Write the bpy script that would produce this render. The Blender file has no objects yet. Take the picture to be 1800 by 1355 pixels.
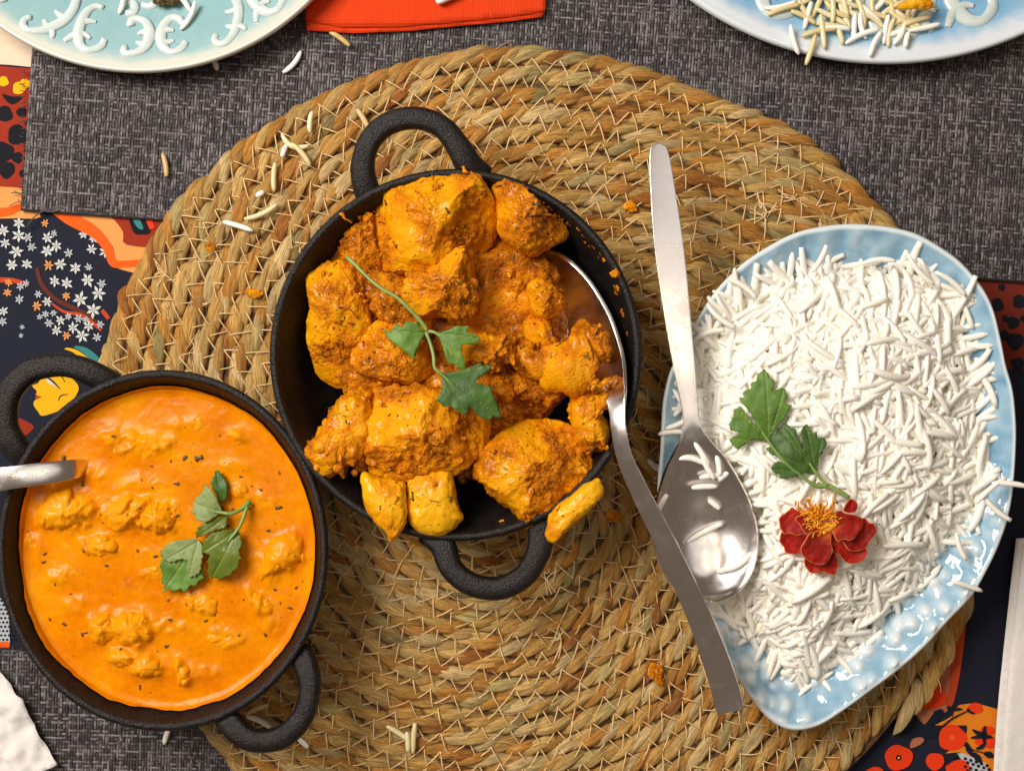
import bpy, math
import numpy as np
from mathutils import Vector, Euler, Matrix
from mathutils.geometry import delaunay_2d_cdt

SC = bpy.context.scene
COL = SC.collection
rng = np.random.default_rng(7)
PI = math.pi

# ------------------------------------------------------------------ camera, world, lamps, exposure
S = 0.00025            # metres per photo pixel on the table plane
H = 0.62               # camera height above the table
cam_d = bpy.data.cameras.new('camera'); cam = bpy.data.objects.new('camera', cam_d); COL.objects.link(cam)
cam.location = (0, 0, H); cam.rotation_euler = (0, 0, 0)
cam_d.sensor_width = 36.0; cam_d.lens = 36.0 * H / (1800 * S)
cam_d.clip_start = 0.02; cam_d.clip_end = 50
SC.camera = cam

wd = bpy.data.worlds.new('World'); SC.world = wd; wd.use_nodes = True
bg = wd.node_tree.nodes['Background']
bg.inputs[0].default_value = (1.0, 0.76, 0.58, 1); bg.inputs[1].default_value = 0.15

def area_lamp(name, loc, target, size, power, color, size_y=None):
    d = bpy.data.lights.new(name, 'AREA'); d.energy = power; d.color = color
    d.shape = 'RECTANGLE'; d.size = size; d.size_y = size_y or size
    o = bpy.data.objects.new(name, d); COL.objects.link(o); o.location = loc
    v = Vector(target) - Vector(loc); o.rotation_euler = v.to_track_quat('-Z', 'Y').to_euler()
    return o
def bulb(name, loc, power, color, r=0.03):
    d = bpy.data.lights.new(name, 'POINT'); d.energy = power; d.color = color; d.shadow_soft_size = r
    o = bpy.data.objects.new(name, d); COL.objects.link(o); o.location = loc
area_lamp('key_lamp', (-0.62, 0.42, 0.95), (0.02, 0, 0), 0.58, 18.5, (1.0, 0.93, 0.85))
area_lamp('ceiling_lamp', (0.40, 0.20, 1.75), (0.38, 0.18, 0), 0.95, 2.9, (1.0, 0.94, 0.90), 1.10)
bulb('pendant_bulb', (-0.10, 0.05, 1.30), 1.5, (1.0, 0.74, 0.45), 0.022)
bulb('pendant_bulb', (0.22, 0.06, 1.30), 0.8, (1.0, 0.74, 0.45), 0.022)

SC.view_settings.view_transform = 'Standard'; SC.view_settings.look = 'None'
SC.view_settings.gamma = 1.0; SC.view_settings.use_curve_mapping = False
SC.view_settings.exposure = 0.0
SC.cycles.max_bounces = 14; SC.cycles.diffuse_bounces = 12; SC.cycles.glossy_bounces = 3; SC.cycles.transmission_bounces = 2

# ------------------------------------------------------------------ numeric helpers
def Wp(P, z):
    """photo pixels -> world metres at height z (scalar or array)"""
    P = np.asarray(P, float); z = np.broadcast_to(np.asarray(z, float), P.shape[:1])
    k = S * (H - z) / H
    return np.stack([(P[:, 0] - 900) * k, (677.5 - P[:, 1]) * k, z], 1)
def W1(x, y, z): return Wp([[x, y]], z)[0]
def Z(pts, ox, oy, sc): return [(ox + x * sc, oy + y * sc) for x, y in pts]

_pt = np.random.default_rng(3)
_perm = _pt.permutation(256); _perm = np.concatenate([_perm, _perm, _perm])
_grad = _pt.normal(size=(256, 3)); _grad /= np.linalg.norm(_grad, axis=1)[:, None]
def perlin(p):
    p = np.asarray(p, float); i = np.floor(p).astype(int); f = p - i; i &= 255
    u = f * f * f * (f * (f * 6 - 15) + 10); r = 0
    for a in (0, 1):
        for b in (0, 1):
            for c in (0, 1):
                g = _grad[_perm[_perm[_perm[(i[:, 0] + a) & 255] + ((i[:, 1] + b) & 255)] + ((i[:, 2] + c) & 255)]]
                d = f - np.array([a, b, c]); w = 1
                for k, q in enumerate((a, b, c)): w = w * (u[:, k] if q else 1 - u[:, k])
                r = r + w * (g * d).sum(1)
    return r
def fbm(p, o=3):
    r = 0; a = 1.0
    for k in range(o): r = r + a * perlin(p * 2 ** k + 17.3 * k); a *= 0.5
    return r
_wj = _pt.random((256, 3))
def worley(p):
    p = np.asarray(p, float); i = np.floor(p).astype(int); best = np.full(len(p), 9.0)
    for a in (-1, 0, 1):
        for b in (-1, 0, 1):
            for c in (-1, 0, 1):
                q = i + np.array([a, b, c]); h = _perm[_perm[_perm[q[:, 0] & 255] + (q[:, 1] & 255)] + (q[:, 2] & 255)]
                best = np.minimum(best, ((q + _wj[h] - p) ** 2).sum(1))
    return np.sqrt(best)

def curve(pts, n, closed=False, tight=False):
    P = np.asarray(pts, float); m = len(P)
    if tight:
        Q = np.vstack([P, P[:1]]) if closed else P
    else:
        seg = m if closed else m - 1; t = np.linspace(0, 1, 12, endpoint=False)[:, None]; out = []
        for i in range(seg):
            if closed: a, b, c, d = (P[(i + k) % m] for k in (-1, 0, 1, 2))
            else: a, b, c, d = P[max(i - 1, 0)], P[i], P[i + 1], P[min(i + 2, m - 1)]
            out.append(0.5 * ((2 * b) + (c - a) * t + (2 * a - 5 * b + 4 * c - d) * t ** 2 + (-a + 3 * b - 3 * c + d) * t ** 3))
        out.append(P[:1] if closed else P[-1:]); Q = np.vstack(out)
    L = np.concatenate([[0], np.cumsum(np.linalg.norm(np.diff(Q, axis=0), axis=1))])
    s = np.linspace(0, L[-1], n, endpoint=not closed)
    return np.stack([np.interp(s, L, Q[:, k]) for k in range(Q.shape[1])], 1)

def inside(P, poly):
    P = np.asarray(P, float); poly = np.asarray(poly, float); r = np.zeros(len(P), bool); j = len(poly) - 1
    for i in range(len(poly)):
        xi, yi = poly[i]; xj, yj = poly[j]
        c = ((yi > P[:, 1]) != (yj > P[:, 1])) & (P[:, 0] < (xj - xi) * (P[:, 1] - yi) / (yj - yi + 1e-12) + xi)
        r ^= c; j = i
    return r
def edist(P, poly, closed=True):
    P = np.asarray(P, float); A = np.asarray(poly, float); B = np.roll(A, -1, 0)
    if not closed: A, B = A[:-1], B[:-1]
    best = np.full(len(P), 1e18)
    for a, b in zip(A, B):
        d = b - a; t = np.clip(((P - a) @ d) / (d @ d + 1e-12), 0, 1)
        best = np.minimum(best, ((P - a - t[:, None] * d) ** 2).sum(1))
    return np.sqrt(best)

def normals(V, F):
    N = np.zeros_like(V)
    for f in F:
        f = np.asarray(f)
        n = np.cross(V[f[:, 1]] - V[f[:, 0]], V[f[:, 2]] - V[f[:, 0]])
        if f.shape[1] == 4: n = n + np.cross(V[f[:, 2]] - V[f[:, 0]], V[f[:, 3]] - V[f[:, 0]])
        for k in range(f.shape[1]): np.add.at(N, f[:, k], n)
    return N / (np.linalg.norm(N, axis=1)[:, None] + 1e-15)
def cat(parts):
    """join (V, [F...]) pairs"""
    Vs, q, t, o = [], [], [], 0
    for V, F in parts:
        Vs.append(V)
        for f in F:
            f = np.asarray(f)
            (q if f.shape[1] == 4 else t).append(f + o)
        o += len(V)
    return np.vstack(Vs), ([np.vstack(q)] if q else []) + ([np.vstack(t)] if t else [])
def gridf(n, m, wrap=False):
    i, j = np.meshgrid(np.arange(n - 1), np.arange(m if wrap else m - 1), indexing='ij'); j2 = (j + 1) % m
    return np.stack([i * m + j, i * m + j2, (i + 1) * m + j2, (i + 1) * m + j], -1).reshape(-1, 4)

# ------------------------------------------------------------------ object helpers
ORG = {}
def tag(o, label=None, cat_=None, group=None, kind=None):
    if label: o['label'] = label
    if cat_: o['category'] = cat_
    if group: o['group'] = group
    if kind: o['kind'] = kind
    return o
def meshdata(name, V, F, mat, attrs=None, smooth=True):
    me = bpy.data.meshes.new(name); V = np.asarray(V, np.float32)
    F = [np.asarray(f, np.int32) for f in F if len(f)]
    nl = sum(f.size for f in F); npol = sum(len(f) for f in F)
    me.vertices.add(len(V)); me.vertices.foreach_set('co', V.ravel())
    me.loops.add(nl); me.polygons.add(npol)
    me.loops.foreach_set('vertex_index', np.concatenate([f.ravel() for f in F]))
    tot = np.concatenate([np.full(len(f), f.shape[1], np.int32) for f in F])
    me.polygons.foreach_set('loop_start', np.concatenate([[0], np.cumsum(tot)[:-1]]).astype(np.int32))
    me.polygons.foreach_set('use_smooth', np.full(npol, smooth))
    for k, a in (attrs or {}).items():
        a = np.asarray(a, np.float32)
        if a.ndim == 1: me.attributes.new(k, 'FLOAT', 'POINT').data.foreach_set('value', a)
        else: me.attributes.new(k, 'FLOAT_VECTOR', 'POINT').data.foreach_set('vector', a.ravel())
    me.update(); me.validate()
    if mat: me.materials.append(mat)
    return me
def mk(name, VF, mat, parent=None, attrs=None, smooth=True, solid=0, bev=0, offset=-1):
    V, F = VF; V = np.asarray(V, float)
    o_ = ORG[parent.name] if parent else np.array([V[:, 0].mean(), V[:, 1].mean(), V[:, 2].min()])
    ob = bpy.data.objects.new(name, meshdata(name, V - o_, F, mat, attrs, smooth)); COL.objects.link(ob)
    if parent: ob.parent = parent
    else: ob.location = o_
    ORG[ob.name] = o_
    if solid:
        m = ob.modifiers.new('thickness', 'SOLIDIFY'); m.thickness = solid; m.offset = offset
    if bev:
        m = ob.modifiers.new('edge', 'BEVEL'); m.width = bev; m.segments = 2; m.limit_method = 'ANGLE'; m.angle_limit = 0.9
    return ob
def empty(name, loc):
    o = bpy.data.objects.new(name, None); COL.objects.link(o); o.location = loc; o.empty_display_size = 0.01
    ORG[o.name] = np.array(loc, float); return o

# ------------------------------------------------------------------ shapes
def tube(path, w, h=None, n=8, up=(0, 0, 1), caps=True, power=1.0):
    P = np.asarray(path, float); m = len(P); w = np.broadcast_to(np.asarray(w, float), (m,))
    h = w if h is None else np.broadcast_to(np.asarray(h, float), (m,))
    T = np.gradient(P, axis=0); T /= np.linalg.norm(T, axis=1)[:, None] + 1e-12
    A = np.cross(np.array(up, float), T); A /= np.linalg.norm(A, axis=1)[:, None] + 1e-9
    B = np.cross(T, A); a = np.linspace(0, 2 * PI, n, endpoint=False)
    ca = np.sign(np.cos(a)) * np.abs(np.cos(a)) ** power; sa = np.sign(np.sin(a)) * np.abs(np.sin(a)) ** power
    V = (P[:, None] + A[:, None] * (w[:, None] * ca)[..., None] + B[:, None] * (h[:, None] * sa)[..., None]).reshape(-1, 3)
    F = [gridf(m, n, True)]
    if caps:
        V = np.vstack([V, P[:1], P[-1:]]); i = np.arange(n); j = (i + 1) % n
        F.append(np.stack([j, i, np.full(n, m * n)], 1)); F.append(np.stack([(m - 1) * n + i, (m - 1) * n + j, np.full(n, m * n + 1)], 1))
    return V, F
def lathe(prof, c, n=128):
    p = np.asarray(prof, float); a = np.linspace(0, 2 * PI, n, endpoint=False)
    V = np.stack([c[0] + p[:, 0][:, None] * np.cos(a), c[1] + p[:, 0][:, None] * np.sin(a), np.repeat(p[:, 1][:, None], n, 1)], -1).reshape(-1, 3)
    f = gridf(len(p), n, True)
    return V, [f]
def blob(outline, zc, ht, hb, ns=90, nr=18, p=2.3, tight=False):
    """closed rounded body whose plan is the outline (photo px, at height zc)"""
    O = curve(outline, ns, True, tight); c = O.mean(0); a = np.linspace(0, PI / 2, nr + 1)[1:]
    s = np.sin(a) ** (2 / p); z = np.cos(a) ** (2 / p); z[-1] = 0
    ring = lambda s_: c + s_ * (O - c)
    rows = [(s[k], ht * z[k]) for k in range(nr)] + [(s[k], -hb * z[k]) for k in range(nr - 2, -1, -1)]
    P = np.vstack([[c]] + [ring(r[0]) for r in rows] + [[c]])
    zz = np.concatenate([[ht]] + [np.full(ns, r[1]) for r in rows] + [[-hb]])
    V = Wp(P, zc); V[:, 2] = zc + zz
    m = len(rows); f = gridf(m, ns, True)[:, ::-1] + 1; i = np.arange(ns); j = (i + 1) % ns
    t1 = np.stack([np.zeros(ns, int), j + 1, i + 1], 1)[:, ::-1]; l = (m - 1) * ns + 1
    t2 = np.stack([np.full(ns, m * ns + 1), l + i, l + j], 1)[:, ::-1]
    N = normals(V, [f])
    if (N[1:1 + ns * nr, 2].mean() < 0): f = f[:, ::-1]; t1 = t1[:, ::-1]; t2 = t2[:, ::-1]
    return V, [f, t1, t2]
def sheet(outline, step=4.0, n=None, tight=False):
    """filled outline in px: returns P (px), triangles, distance to the edge"""
    per = np.linalg.norm(np.diff(np.vstack([outline, outline[:1]]), axis=0), axis=1).sum()
    O = curve(outline, n or max(24, int(per / step)), True, tight)
    lo, hi = O.min(0), O.max(0); gx, gy = np.meshgrid(np.arange(lo[0], hi[0], step), np.arange(lo[1], hi[1], step * .87))
    gx[1::2] += step / 2; G = np.stack([gx.ravel(), gy.ravel()], 1); G = G + rng.uniform(-.12, .12, G.shape) * step
    G = G[inside(G, O)]
    if len(G): G = G[edist(G, O) > step * .55]
    A = np.vstack([O, G]); n_ = len(O)
    vs, es, fs, *_ = delaunay_2d_cdt([Vector(a) for a in A], [], [list(range(n_))], 1, 1e-6)
    P = np.array([(v.x, v.y) for v in vs]); T = np.array([f for f in fs if len(f) == 3], int)
    T = T[inside(P[T].mean(1), O)]
    a, b, c = P[T[:, 0]], P[T[:, 1]], P[T[:, 2]]
    cr = (b[:, 0] - a[:, 0]) * (c[:, 1] - a[:, 1]) - (b[:, 1] - a[:, 1]) * (c[:, 0] - a[:, 0])
    T = np.where((cr > 0)[:, None], T[:, ::-1], T)      # px y runs down, so flip to face up in world
    return P, T, edist(P, O), O

# ------------------------------------------------------------------ material helpers
class G:
    def __init__(s, name):
        s.m = bpy.data.materials.new(name); s.m.use_nodes = True; s.t = s.m.node_tree
        s.b = s.t.nodes['Principled BSDF']; s.out = s.t.nodes['Material Output']
    def n(s, typ, ins=None, **props):
        nd = s.t.nodes.new('ShaderNode' + typ)
        for k, v in props.items(): setattr(nd, k, v)
        for k, v in (ins or {}).items(): s.set(nd.inputs[k], v)
        return nd
    def set(s, sock, v):
        if isinstance(v, bpy.types.NodeSocket): s.t.links.new(v, sock)
        elif isinstance(v, tuple) and len(v) == 3 and sock.type == 'RGBA': sock.default_value = (*v, 1)
        else: sock.default_value = v
    def p(s, **k):
        for a, v in k.items(): s.set(s.b.inputs[a.replace('_', ' ')], v)
        return s
    def obj(s): return s.n('TexCoord').outputs['Object']
    def geo(s): return s.n('NewGeometry').outputs['Position']
    def attr(s, name, vec=False):
        a = s.n('Attribute', attribute_name=name); return a.outputs['Vector' if vec else 'Fac']
    def noise(s, scale, vec=None, detail=3, rough=.55, dist=0, color=False):
        nd = s.n('TexNoise', {'Vector': vec if vec is not None else s.geo(), 'Scale': scale, 'Detail': detail, 'Roughness': rough, 'Distortion': dist})
        return nd.outputs['Color' if color else 0]
    def vor(s, scale, vec=None, out='Distance', **k):
        return s.n('TexVoronoi', {'Vector': vec if vec is not None else s.geo(), 'Scale': scale, **{a.capitalize(): b for a, b in k.items()}}).outputs[out]
    def ramp(s, fac, stops, interp='LINEAR'):
        nd = s.n('ValToRGB', {'Fac': fac}); e = nd.color_ramp.elements; nd.color_ramp.interpolation = interp
        while len(e) < len(stops): e.new(0.5)
        for el, (pos, c) in zip(e, stops): el.position = pos; el.color = (*c, 1) if isinstance(c, tuple) else (c, c, c, 1)
        return nd.outputs[0]
    def mix(s, fac, a, b, mode='MIX'):
        nd = s.n('Mix', data_type='RGBA', blend_type=mode); s.set(nd.inputs[0], fac); s.set(nd.inputs[6], a); s.set(nd.inputs[7], b)
        return nd.outputs[2]
    def math(s, op, a, b=0.0, c=0.0):
        nd = s.n('Math', operation=op); s.set(nd.inputs[0], a); s.set(nd.inputs[1], b); s.set(nd.inputs[2], c); return nd.outputs[0]
    def vmul(s, v, k): return s.n('VectorMath', {0: v, 1: k}, operation='MULTIPLY').outputs[0]
    def bump(s, h, strength=.5, dist=.001, normal=None):
        ins = {'Height': h, 'Strength': strength, 'Distance': dist}
        if normal is not None: ins['Normal'] = normal
        o = s.n('Bump', ins).outputs[0]; s.set(s.b.inputs['Normal'], o); return o

def srgb(r, g, b):
    f = lambda v: (v / 255 / 12.92) if v / 255 <= .04045 else ((v / 255 + .055) / 1.055) ** 2.4
    return (f(r), f(g), f(b))

def flat_mat(name, col, rough=.8, var=.25):
    g = G(name); nz = g.noise(90, detail=4); fine = g.noise(1800, detail=2)
    c = g.mix(g.math('MULTIPLY', nz, var), col, tuple(v * .45 for v in col))
    g.p(Base_Color=g.mix(g.math('MULTIPLY', fine, .25), c, tuple(min(1, v * 1.3 + .01) for v in col)), Roughness=rough, Specular_IOR_Level=.25); g.bump(fine, .25, .0003)
    return g.m
MT = {}
SSS = .6
def build_materials():
    # cast iron
    g = G('cast_iron'); a = g.noise(1500, detail=3, rough=.6); b = g.noise(220, detail=2)
    g.p(Base_Color=g.ramp(b, [(.3, (.008, .006, .006)), (.7, (.016, .013, .012))]), Roughness=g.ramp(a, [(.3, .20), (.7, .34)]), Specular_IOR_Level=.30)
    g.bump(a, .5, .0011); MT['iron'] = g.m
    # steel
    g = G('brushed_steel'); a = g.noise(240, detail=4); sc = g.noise(1.0, g.vmul(g.geo(), (2600, 240, 800)), detail=2)
    g.p(Base_Color=(.80, .76, .735), Metallic=1.0, Roughness=g.math('ADD', g.ramp(a, [(.3, .20), (.75, .26)]), g.ramp(g.noise(75, detail=4, rough=.7), [(.52, 0.0), (.70, .10)])))
    g.bump(sc, .04, .0002); MT['steel'] = g.m
    # jute strands: tint per strand, fibres along the strand
    g = G('dried_seagrass'); t = g.n('Attribute', attribute_name='tint').outputs['Color']; uv = g.attr('fibre', True)
    st = g.noise(1.0, g.vmul(uv, (2.2, 17, 3)), detail=4, rough=.65); st2 = g.noise(1.0, g.vmul(uv, (1.2, 46, 3)), detail=2)
    blot = g.noise(1.0, g.vmul(uv, (1.3, 1.6, 1)), detail=2)
    c = g.mix(g.ramp(st, [(.38, 1.0), (.58, 0.0)]), t, g.mix(.70, t, (.09, .030, .005)))
    c = g.mix(g.ramp(st, [(.55, 0.0), (.72, .55)]), c, (.84, .60, .28))
    c = g.mix(g.ramp(blot, [(.54, 0.0), (.74, .4)]), c, (.40, .33, .14))
    g.p(Base_Color=c, Roughness=.55, Specular_IOR_Level=.35)
    hh = g.math('ADD', st, g.math('MULTIPLY', st2, .5)); g.bump(hh, .8, .0011); MT['grass'] = g.m
    g = G('straw_thread'); a = g.noise(400); g.p(Base_Color=g.ramp(a, [(.3, (.70, .46, .20)), (.7, (.86, .66, .36))]), Roughness=.5); MT['thread'] = g.m
    g = G('mat_core'); a = g.noise(500, detail=4); g.p(Base_Color=g.ramp(a, [(.3, (.05, .022, .007)), (.7, (.16, .085, .03))]), Roughness=.9); MT['core'] = g.m
    # woven placemat yarns
    g = G('grey_yarn'); t = g.attr('shade'); a = g.noise(1400, detail=2); w = g.noise(40, detail=2)
    c = g.ramp(t, [(0, (.011, .009, .010)), (.5, (.048, .042, .044)), (1, (.29, .262, .265))])
    c = g.mix(g.ramp(w, [(.45, 0.0), (.75, .45)]), c, g.mix(.5, c, (.11, .085, .065)))
    g.p(Base_Color=g.mix(g.math('MULTIPLY', a, .4), c, (.04, .034, .04)), Roughness=.62, Specular_IOR_Level=.3); MT['yarn'] = g.m
    g = G('placemat_ground'); g.p(Base_Color=(.016, .013, .016), Roughness=.9); MT['yarnbase'] = g.m
    # wood
    g = G('pale_oak'); v = g.geo(); a = g.noise(1, g.vmul(v, (30, 420, 1)), detail=5, dist=.6); b = g.noise(1, g.vmul(v, (9, 60, 1)), detail=3)
    g.p(Base_Color=g.mix(a, g.ramp(b, [(.3, (.62, .47, .31)), (.7, (.74, .60, .43))]), (.50, .35, .20)), Roughness=.45); g.bump(a, .15, .0004); MT['oak'] = g.m
    # food
    def food(name, light, mid, dark, rough, speck, sss, bmp):
        g = G(name); v = g.geo(); co = g.attr('coat_crevice'); cv = g.attr('cav'); n1 = g.noise(130, v, detail=4, rough=.6); n2 = g.noise(900, v, detail=3); n3 = g.noise(2600, v, detail=2)
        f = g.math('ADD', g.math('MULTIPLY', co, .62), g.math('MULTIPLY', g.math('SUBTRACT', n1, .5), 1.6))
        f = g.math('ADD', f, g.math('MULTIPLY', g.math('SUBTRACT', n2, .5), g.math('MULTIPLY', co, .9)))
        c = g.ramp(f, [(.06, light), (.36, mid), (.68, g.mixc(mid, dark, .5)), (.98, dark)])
        sp = g.vor(330, v, randomness=1.0); spn = g.noise(60, v, detail=1)
        sf = g.math('MULTIPLY', g.ramp(sp, [(.10, 1.0), (.17, 0.0)]), g.ramp(spn, [(.44, 0.0), (.50, 1.0)]))
        c = g.mix(g.math('MULTIPLY', sf, speck), c, (.045, .018, .004))
        g.p(Base_Color=c, Roughness=g.ramp(n2, [(.3, rough), (.7, rough + .22)]), Specular_IOR_Level=.16, Coat_Weight=.34, Coat_Roughness=.06, Coat_IOR=1.42)
        hgt = g.math('ADD', g.math('MULTIPLY', n2, g.math('ADD', g.math('MULTIPLY', co, 1.3), .25)), g.math('MULTIPLY', n3, .25)); g.bump(hgt, bmp, .0016); return g.m
    G.mixc = lambda s, a, b, t: tuple(x * (1 - t) + y * t for x, y in zip(a, b))
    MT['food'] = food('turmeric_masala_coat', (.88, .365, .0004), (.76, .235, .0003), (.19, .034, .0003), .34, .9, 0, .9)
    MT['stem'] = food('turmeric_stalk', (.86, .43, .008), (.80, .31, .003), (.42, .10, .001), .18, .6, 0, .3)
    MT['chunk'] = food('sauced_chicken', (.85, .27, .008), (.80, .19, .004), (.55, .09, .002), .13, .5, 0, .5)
    # sauce
    g = G('tomato_cream_sauce'); v = g.geo(); n1 = g.noise(55, v, detail=4, rough=.6); n2 = g.noise(420, v, detail=4, rough=.7); n3 = g.noise(1300, v, detail=2)
    c = g.ramp(g.math('ADD', g.math('MULTIPLY', n1, .65), g.math('MULTIPLY', n2, .35)), [(.34, (.64, .155, .0005)), (.47, (.74, .215, .0006)), (.57, (.78, .265, .0008)), (.70, (.84, .37, .002))])
    sp = g.vor(260, v); spn = g.noise(45, v, detail=2); sf = g.math('MULTIPLY', g.ramp(sp, [(.07, 1.0), (.13, 0.0)]), g.ramp(spn, [(.46, 0.0), (.54, 1.0)]))
    c = g.mix(g.math('MULTIPLY', g.attr('solid'), .6), c, (.88, .36, .006)); c = g.mix(g.math('MULTIPLY', sf, .8), c, (.16, .05, .004))
    g.p(Base_Color=c, Roughness=.08, Specular_IOR_Level=.17)
    g.bump(g.math('ADD', g.math('MULTIPLY', n2, .7), g.math('MULTIPLY', n3, .25)), .28, .0012); MT['sauce'] = g.m
    # rice
    def rice(name, c1, c2):
        g = G(name); r = g.n('ObjectInfo').outputs['Random']; a = g.noise(130, detail=2); f = g.math('ADD', g.math('MULTIPLY', r, .35), g.math('MULTIPLY', a, .65))
        g.p(Base_Color=g.ramp(f, [(.3, c1), (.7, c2)]), Roughness=.34, Specular_IOR_Level=.4)
        g.bump(g.noise(900, detail=2), .12, .0006)
        return g.m
    MT['rice'] = rice('steamed_rice', (.935, .90, .805), (.97, .95, .89)); MT['ricey'] = rice('stained_rice', (.72, .60, .30), (.82, .74, .46))
    MT['riced'] = rice('dry_yellow_rice', (.60, .40, .15), (.74, .56, .26))
    # celadon glazes: colour follows the relief (glaze thins on ridges and rim)
    def glaze(name, deep, mid, pale, rough=.10):
        g = G(name); t = g.attr('ridge'); a = g.noise(120, detail=4); f = g.math('ADD', t, g.math('MULTIPLY', g.math('SUBTRACT', a, .5), .45))
        g.p(Base_Color=g.ramp(f, [(.12, deep), (.45, mid), (.85, pale)]), Roughness=rough, Specular_IOR_Level=.5, Coat_Weight=.5, Coat_Roughness=.05)
        g.bump(g.noise(160, detail=2), .06, .001); return g.m
    MT['glaze_rice'] = glaze('pale_blue_glaze', (.17, .36, .53), (.38, .57, .70), (.72, .81, .84))
    MT['glaze_aqua'] = glaze('aqua_glaze', (.24, .44, .47), (.32, .51, .53), (.66, .67, .59))
    MT['glaze_blue'] = glaze('sky_blue_glaze', (.15, .38, .62), (.27, .50, .71), (.74, .80, .86))
    g = G('white_slip'); a = g.noise(300); g.p(Base_Color=g.ramp(a, [(.3, (.55, .66, .65)), (.7, (.66, .73, .70))]), Roughness=.14, Coat_Weight=.5, Coat_Roughness=.05); MT['slip'] = g.m
    # leaves
    def leaf(name, a, b, vein, rough=.38):
        g = G(name); v = g.attr('vein'); n1 = g.noise(170, detail=3); n2 = g.noise(1100, detail=2)
        c = g.ramp(n1, [(.3, a), (.7, b)]); c = g.mix(g.math('MULTIPLY', v, .55), c, vein)
        g.p(Base_Color=c, Roughness=rough, Specular_IOR_Level=.4)
        h = g.math('SUBTRACT', g.math('MULTIPLY', n2, .6), g.math('MULTIPLY', v, 1.2)); g.bump(h, .45, .0006); return g.m
    MT['leaf'] = leaf('parsley_green', (.075, .165, .018), (.14, .265, .038), (.24, .33, .10), .5)
    MT['leafd'] = leaf('parsley_dark', (.034, .090, .014), (.068, .150, .022), (.12, .20, .05), .48)
    MT['leafp'] = leaf('parsley_pale_underside', (.17, .24, .07), (.27, .34, .12), (.42, .48, .22), .5)
    MT['leafo'] = leaf('parsley_olive', (.085, .13, .012), (.14, .19, .02), (.30, .34, .07), .35)
    g = G('parsley_stem'); g.p(Base_Color=g.ramp(g.noise(200), [(.3, (.14, .26, .05)), (.7, (.27, .40, .11))]), Roughness=.35); MT['pstem'] = g.m
    # marigold
    g = G('marigold_petal'); e = g.attr('edge'); hrt = g.attr('heart'); n1 = g.noise(110, detail=2); uvn = g.noise(900)
    c = g.ramp(n1, [(.3, (.19, .003, .0012)), (.7, (.40, .010, .002))]); c = g.mix(g.math('MULTIPLY', hrt, .8), c, (.75, .16, .006))
    c = g.mix(g.ramp(e, [(.55, 0.0), (.85, 1.0)]), c, (.86, .30, .08))
    g.p(Base_Color=c, Roughness=.6, Specular_IOR_Level=.3); g.bump(uvn, .08, .0003); MT['petal'] = g.m
    g = G('marigold_floret'); g.p(Base_Color=g.ramp(g.noise(400), [(.3, (.80, .24, .004)), (.7, (.90, .45, .015))]), Roughness=.5); MT['floret'] = g.m
    # paper
    def paper(name, col, scale, dots):
        g = G(name); v = g.geo(); a = g.noise(60, v, detail=3); f = g.noise(900, v, detail=3)
        d = g.vor(scale, v, randomness=0.0) if dots else f
        g.p(Base_Color=g.mix(g.math('MULTIPLY', a, .25), col, tuple(x * .75 for x in col)), Roughness=.85, Specular_IOR_Level=.2)
        g.bump(g.math('ADD', g.math('MULTIPLY', d, 1.0 if dots else .3), g.math('MULTIPLY', f, .35)), .5, .0005); return g.m
    MT['paper'] = paper('white_paper', (.80, .76, .72), 800, False); MT['orange_paper'] = paper('orange_paper', (.74, .052, .006), 720, True)
    MT['cloth'] = flat_mat('printed_navy_cotton', (.010, .012, .026), .85)
    for k, c in dict(red=(150, 45, 22), darkred=(112, 36, 20), orange=(235, 92, 14), peach=(232, 152, 82), amber=(226, 128, 24), rust=(190, 66, 28), dust=(178, 104, 72),
                     white=(205, 208, 206), yellow=(240, 176, 12), teal=(54, 128, 128), ink=(16, 16, 28), brown=(92, 42, 26), poppy=(232, 58, 12), lips=(186, 62, 20), lilac=(184, 190, 196), deep=(14, 24, 38)).items():
        MT['p_' + k] = flat_mat('print_' + k, srgb(*c), .85)
    g = G('herb'); g.p(Base_Color=(.075, .055, .010), Roughness=.45); MT['herb'] = g.m
build_materials()

# ================================================================== SETTING: table, printed cloth, placemats
def box(x0, x1, y0, y1, z0, z1):
    V = np.array([(x, y, z) for z in (z0, z1) for y in (y0, y1) for x in (x0, x1)], float)
    F = np.array([(0, 2, 3, 1), (4, 5, 7, 6), (0, 1, 5, 4), (1, 3, 7, 5), (3, 2, 6, 7), (2, 0, 4, 6)])
    return V, [F]
tag(mk('table_top', box(-.60, .60, -.45, .50, -.034, -.004), MT['oak'], smooth=False, bev=.002), 'pale oak table top showing at the top left corner', None, None, 'structure')

# cotton runner printed with flowers, stars and a face
def cloth_z(P):
    P = np.asarray(P, float); Q = np.c_[P / 260.0, np.zeros(len(P))]
    fold = -.9 * np.exp(-((P[:, 0] - (66 - (P[:, 1] - 380) * .06)) / 7) ** 2) * (P[:, 1] > 300) * (P[:, 1] < 700)
    return (.0004 * fbm(Q, 2) + .0006 * fold)
P, T, E, O = sheet([(-420, 112), (0, 112), (60, 118), (2300, 150), (2300, 1750), (-420, 1750)], 24, tight=True)
cv = Wp(P, 0.0); cv[:, 2] = cloth_z(P) - .0012
cloth = mk('table_runner', (cv, [T]), MT['cloth'], solid=.0012)
tag(cloth, 'dark navy cotton cloth printed with stars, flowers and a face, lying under everything', 'table cloth')
def pr(name, outline, mat, layer=1, tight=False, step=7, label=None, under=None):
    P, T, E, O = sheet(outline, step, tight=tight); V = Wp(P, 0.0); V[:, 2] = cloth_z(P) - .0012 + .00022 * layer
    o = mk(name, (V, [T]), MT['p_' + mat], under or cloth)
    if label: o['label'] = label
    return o
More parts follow.
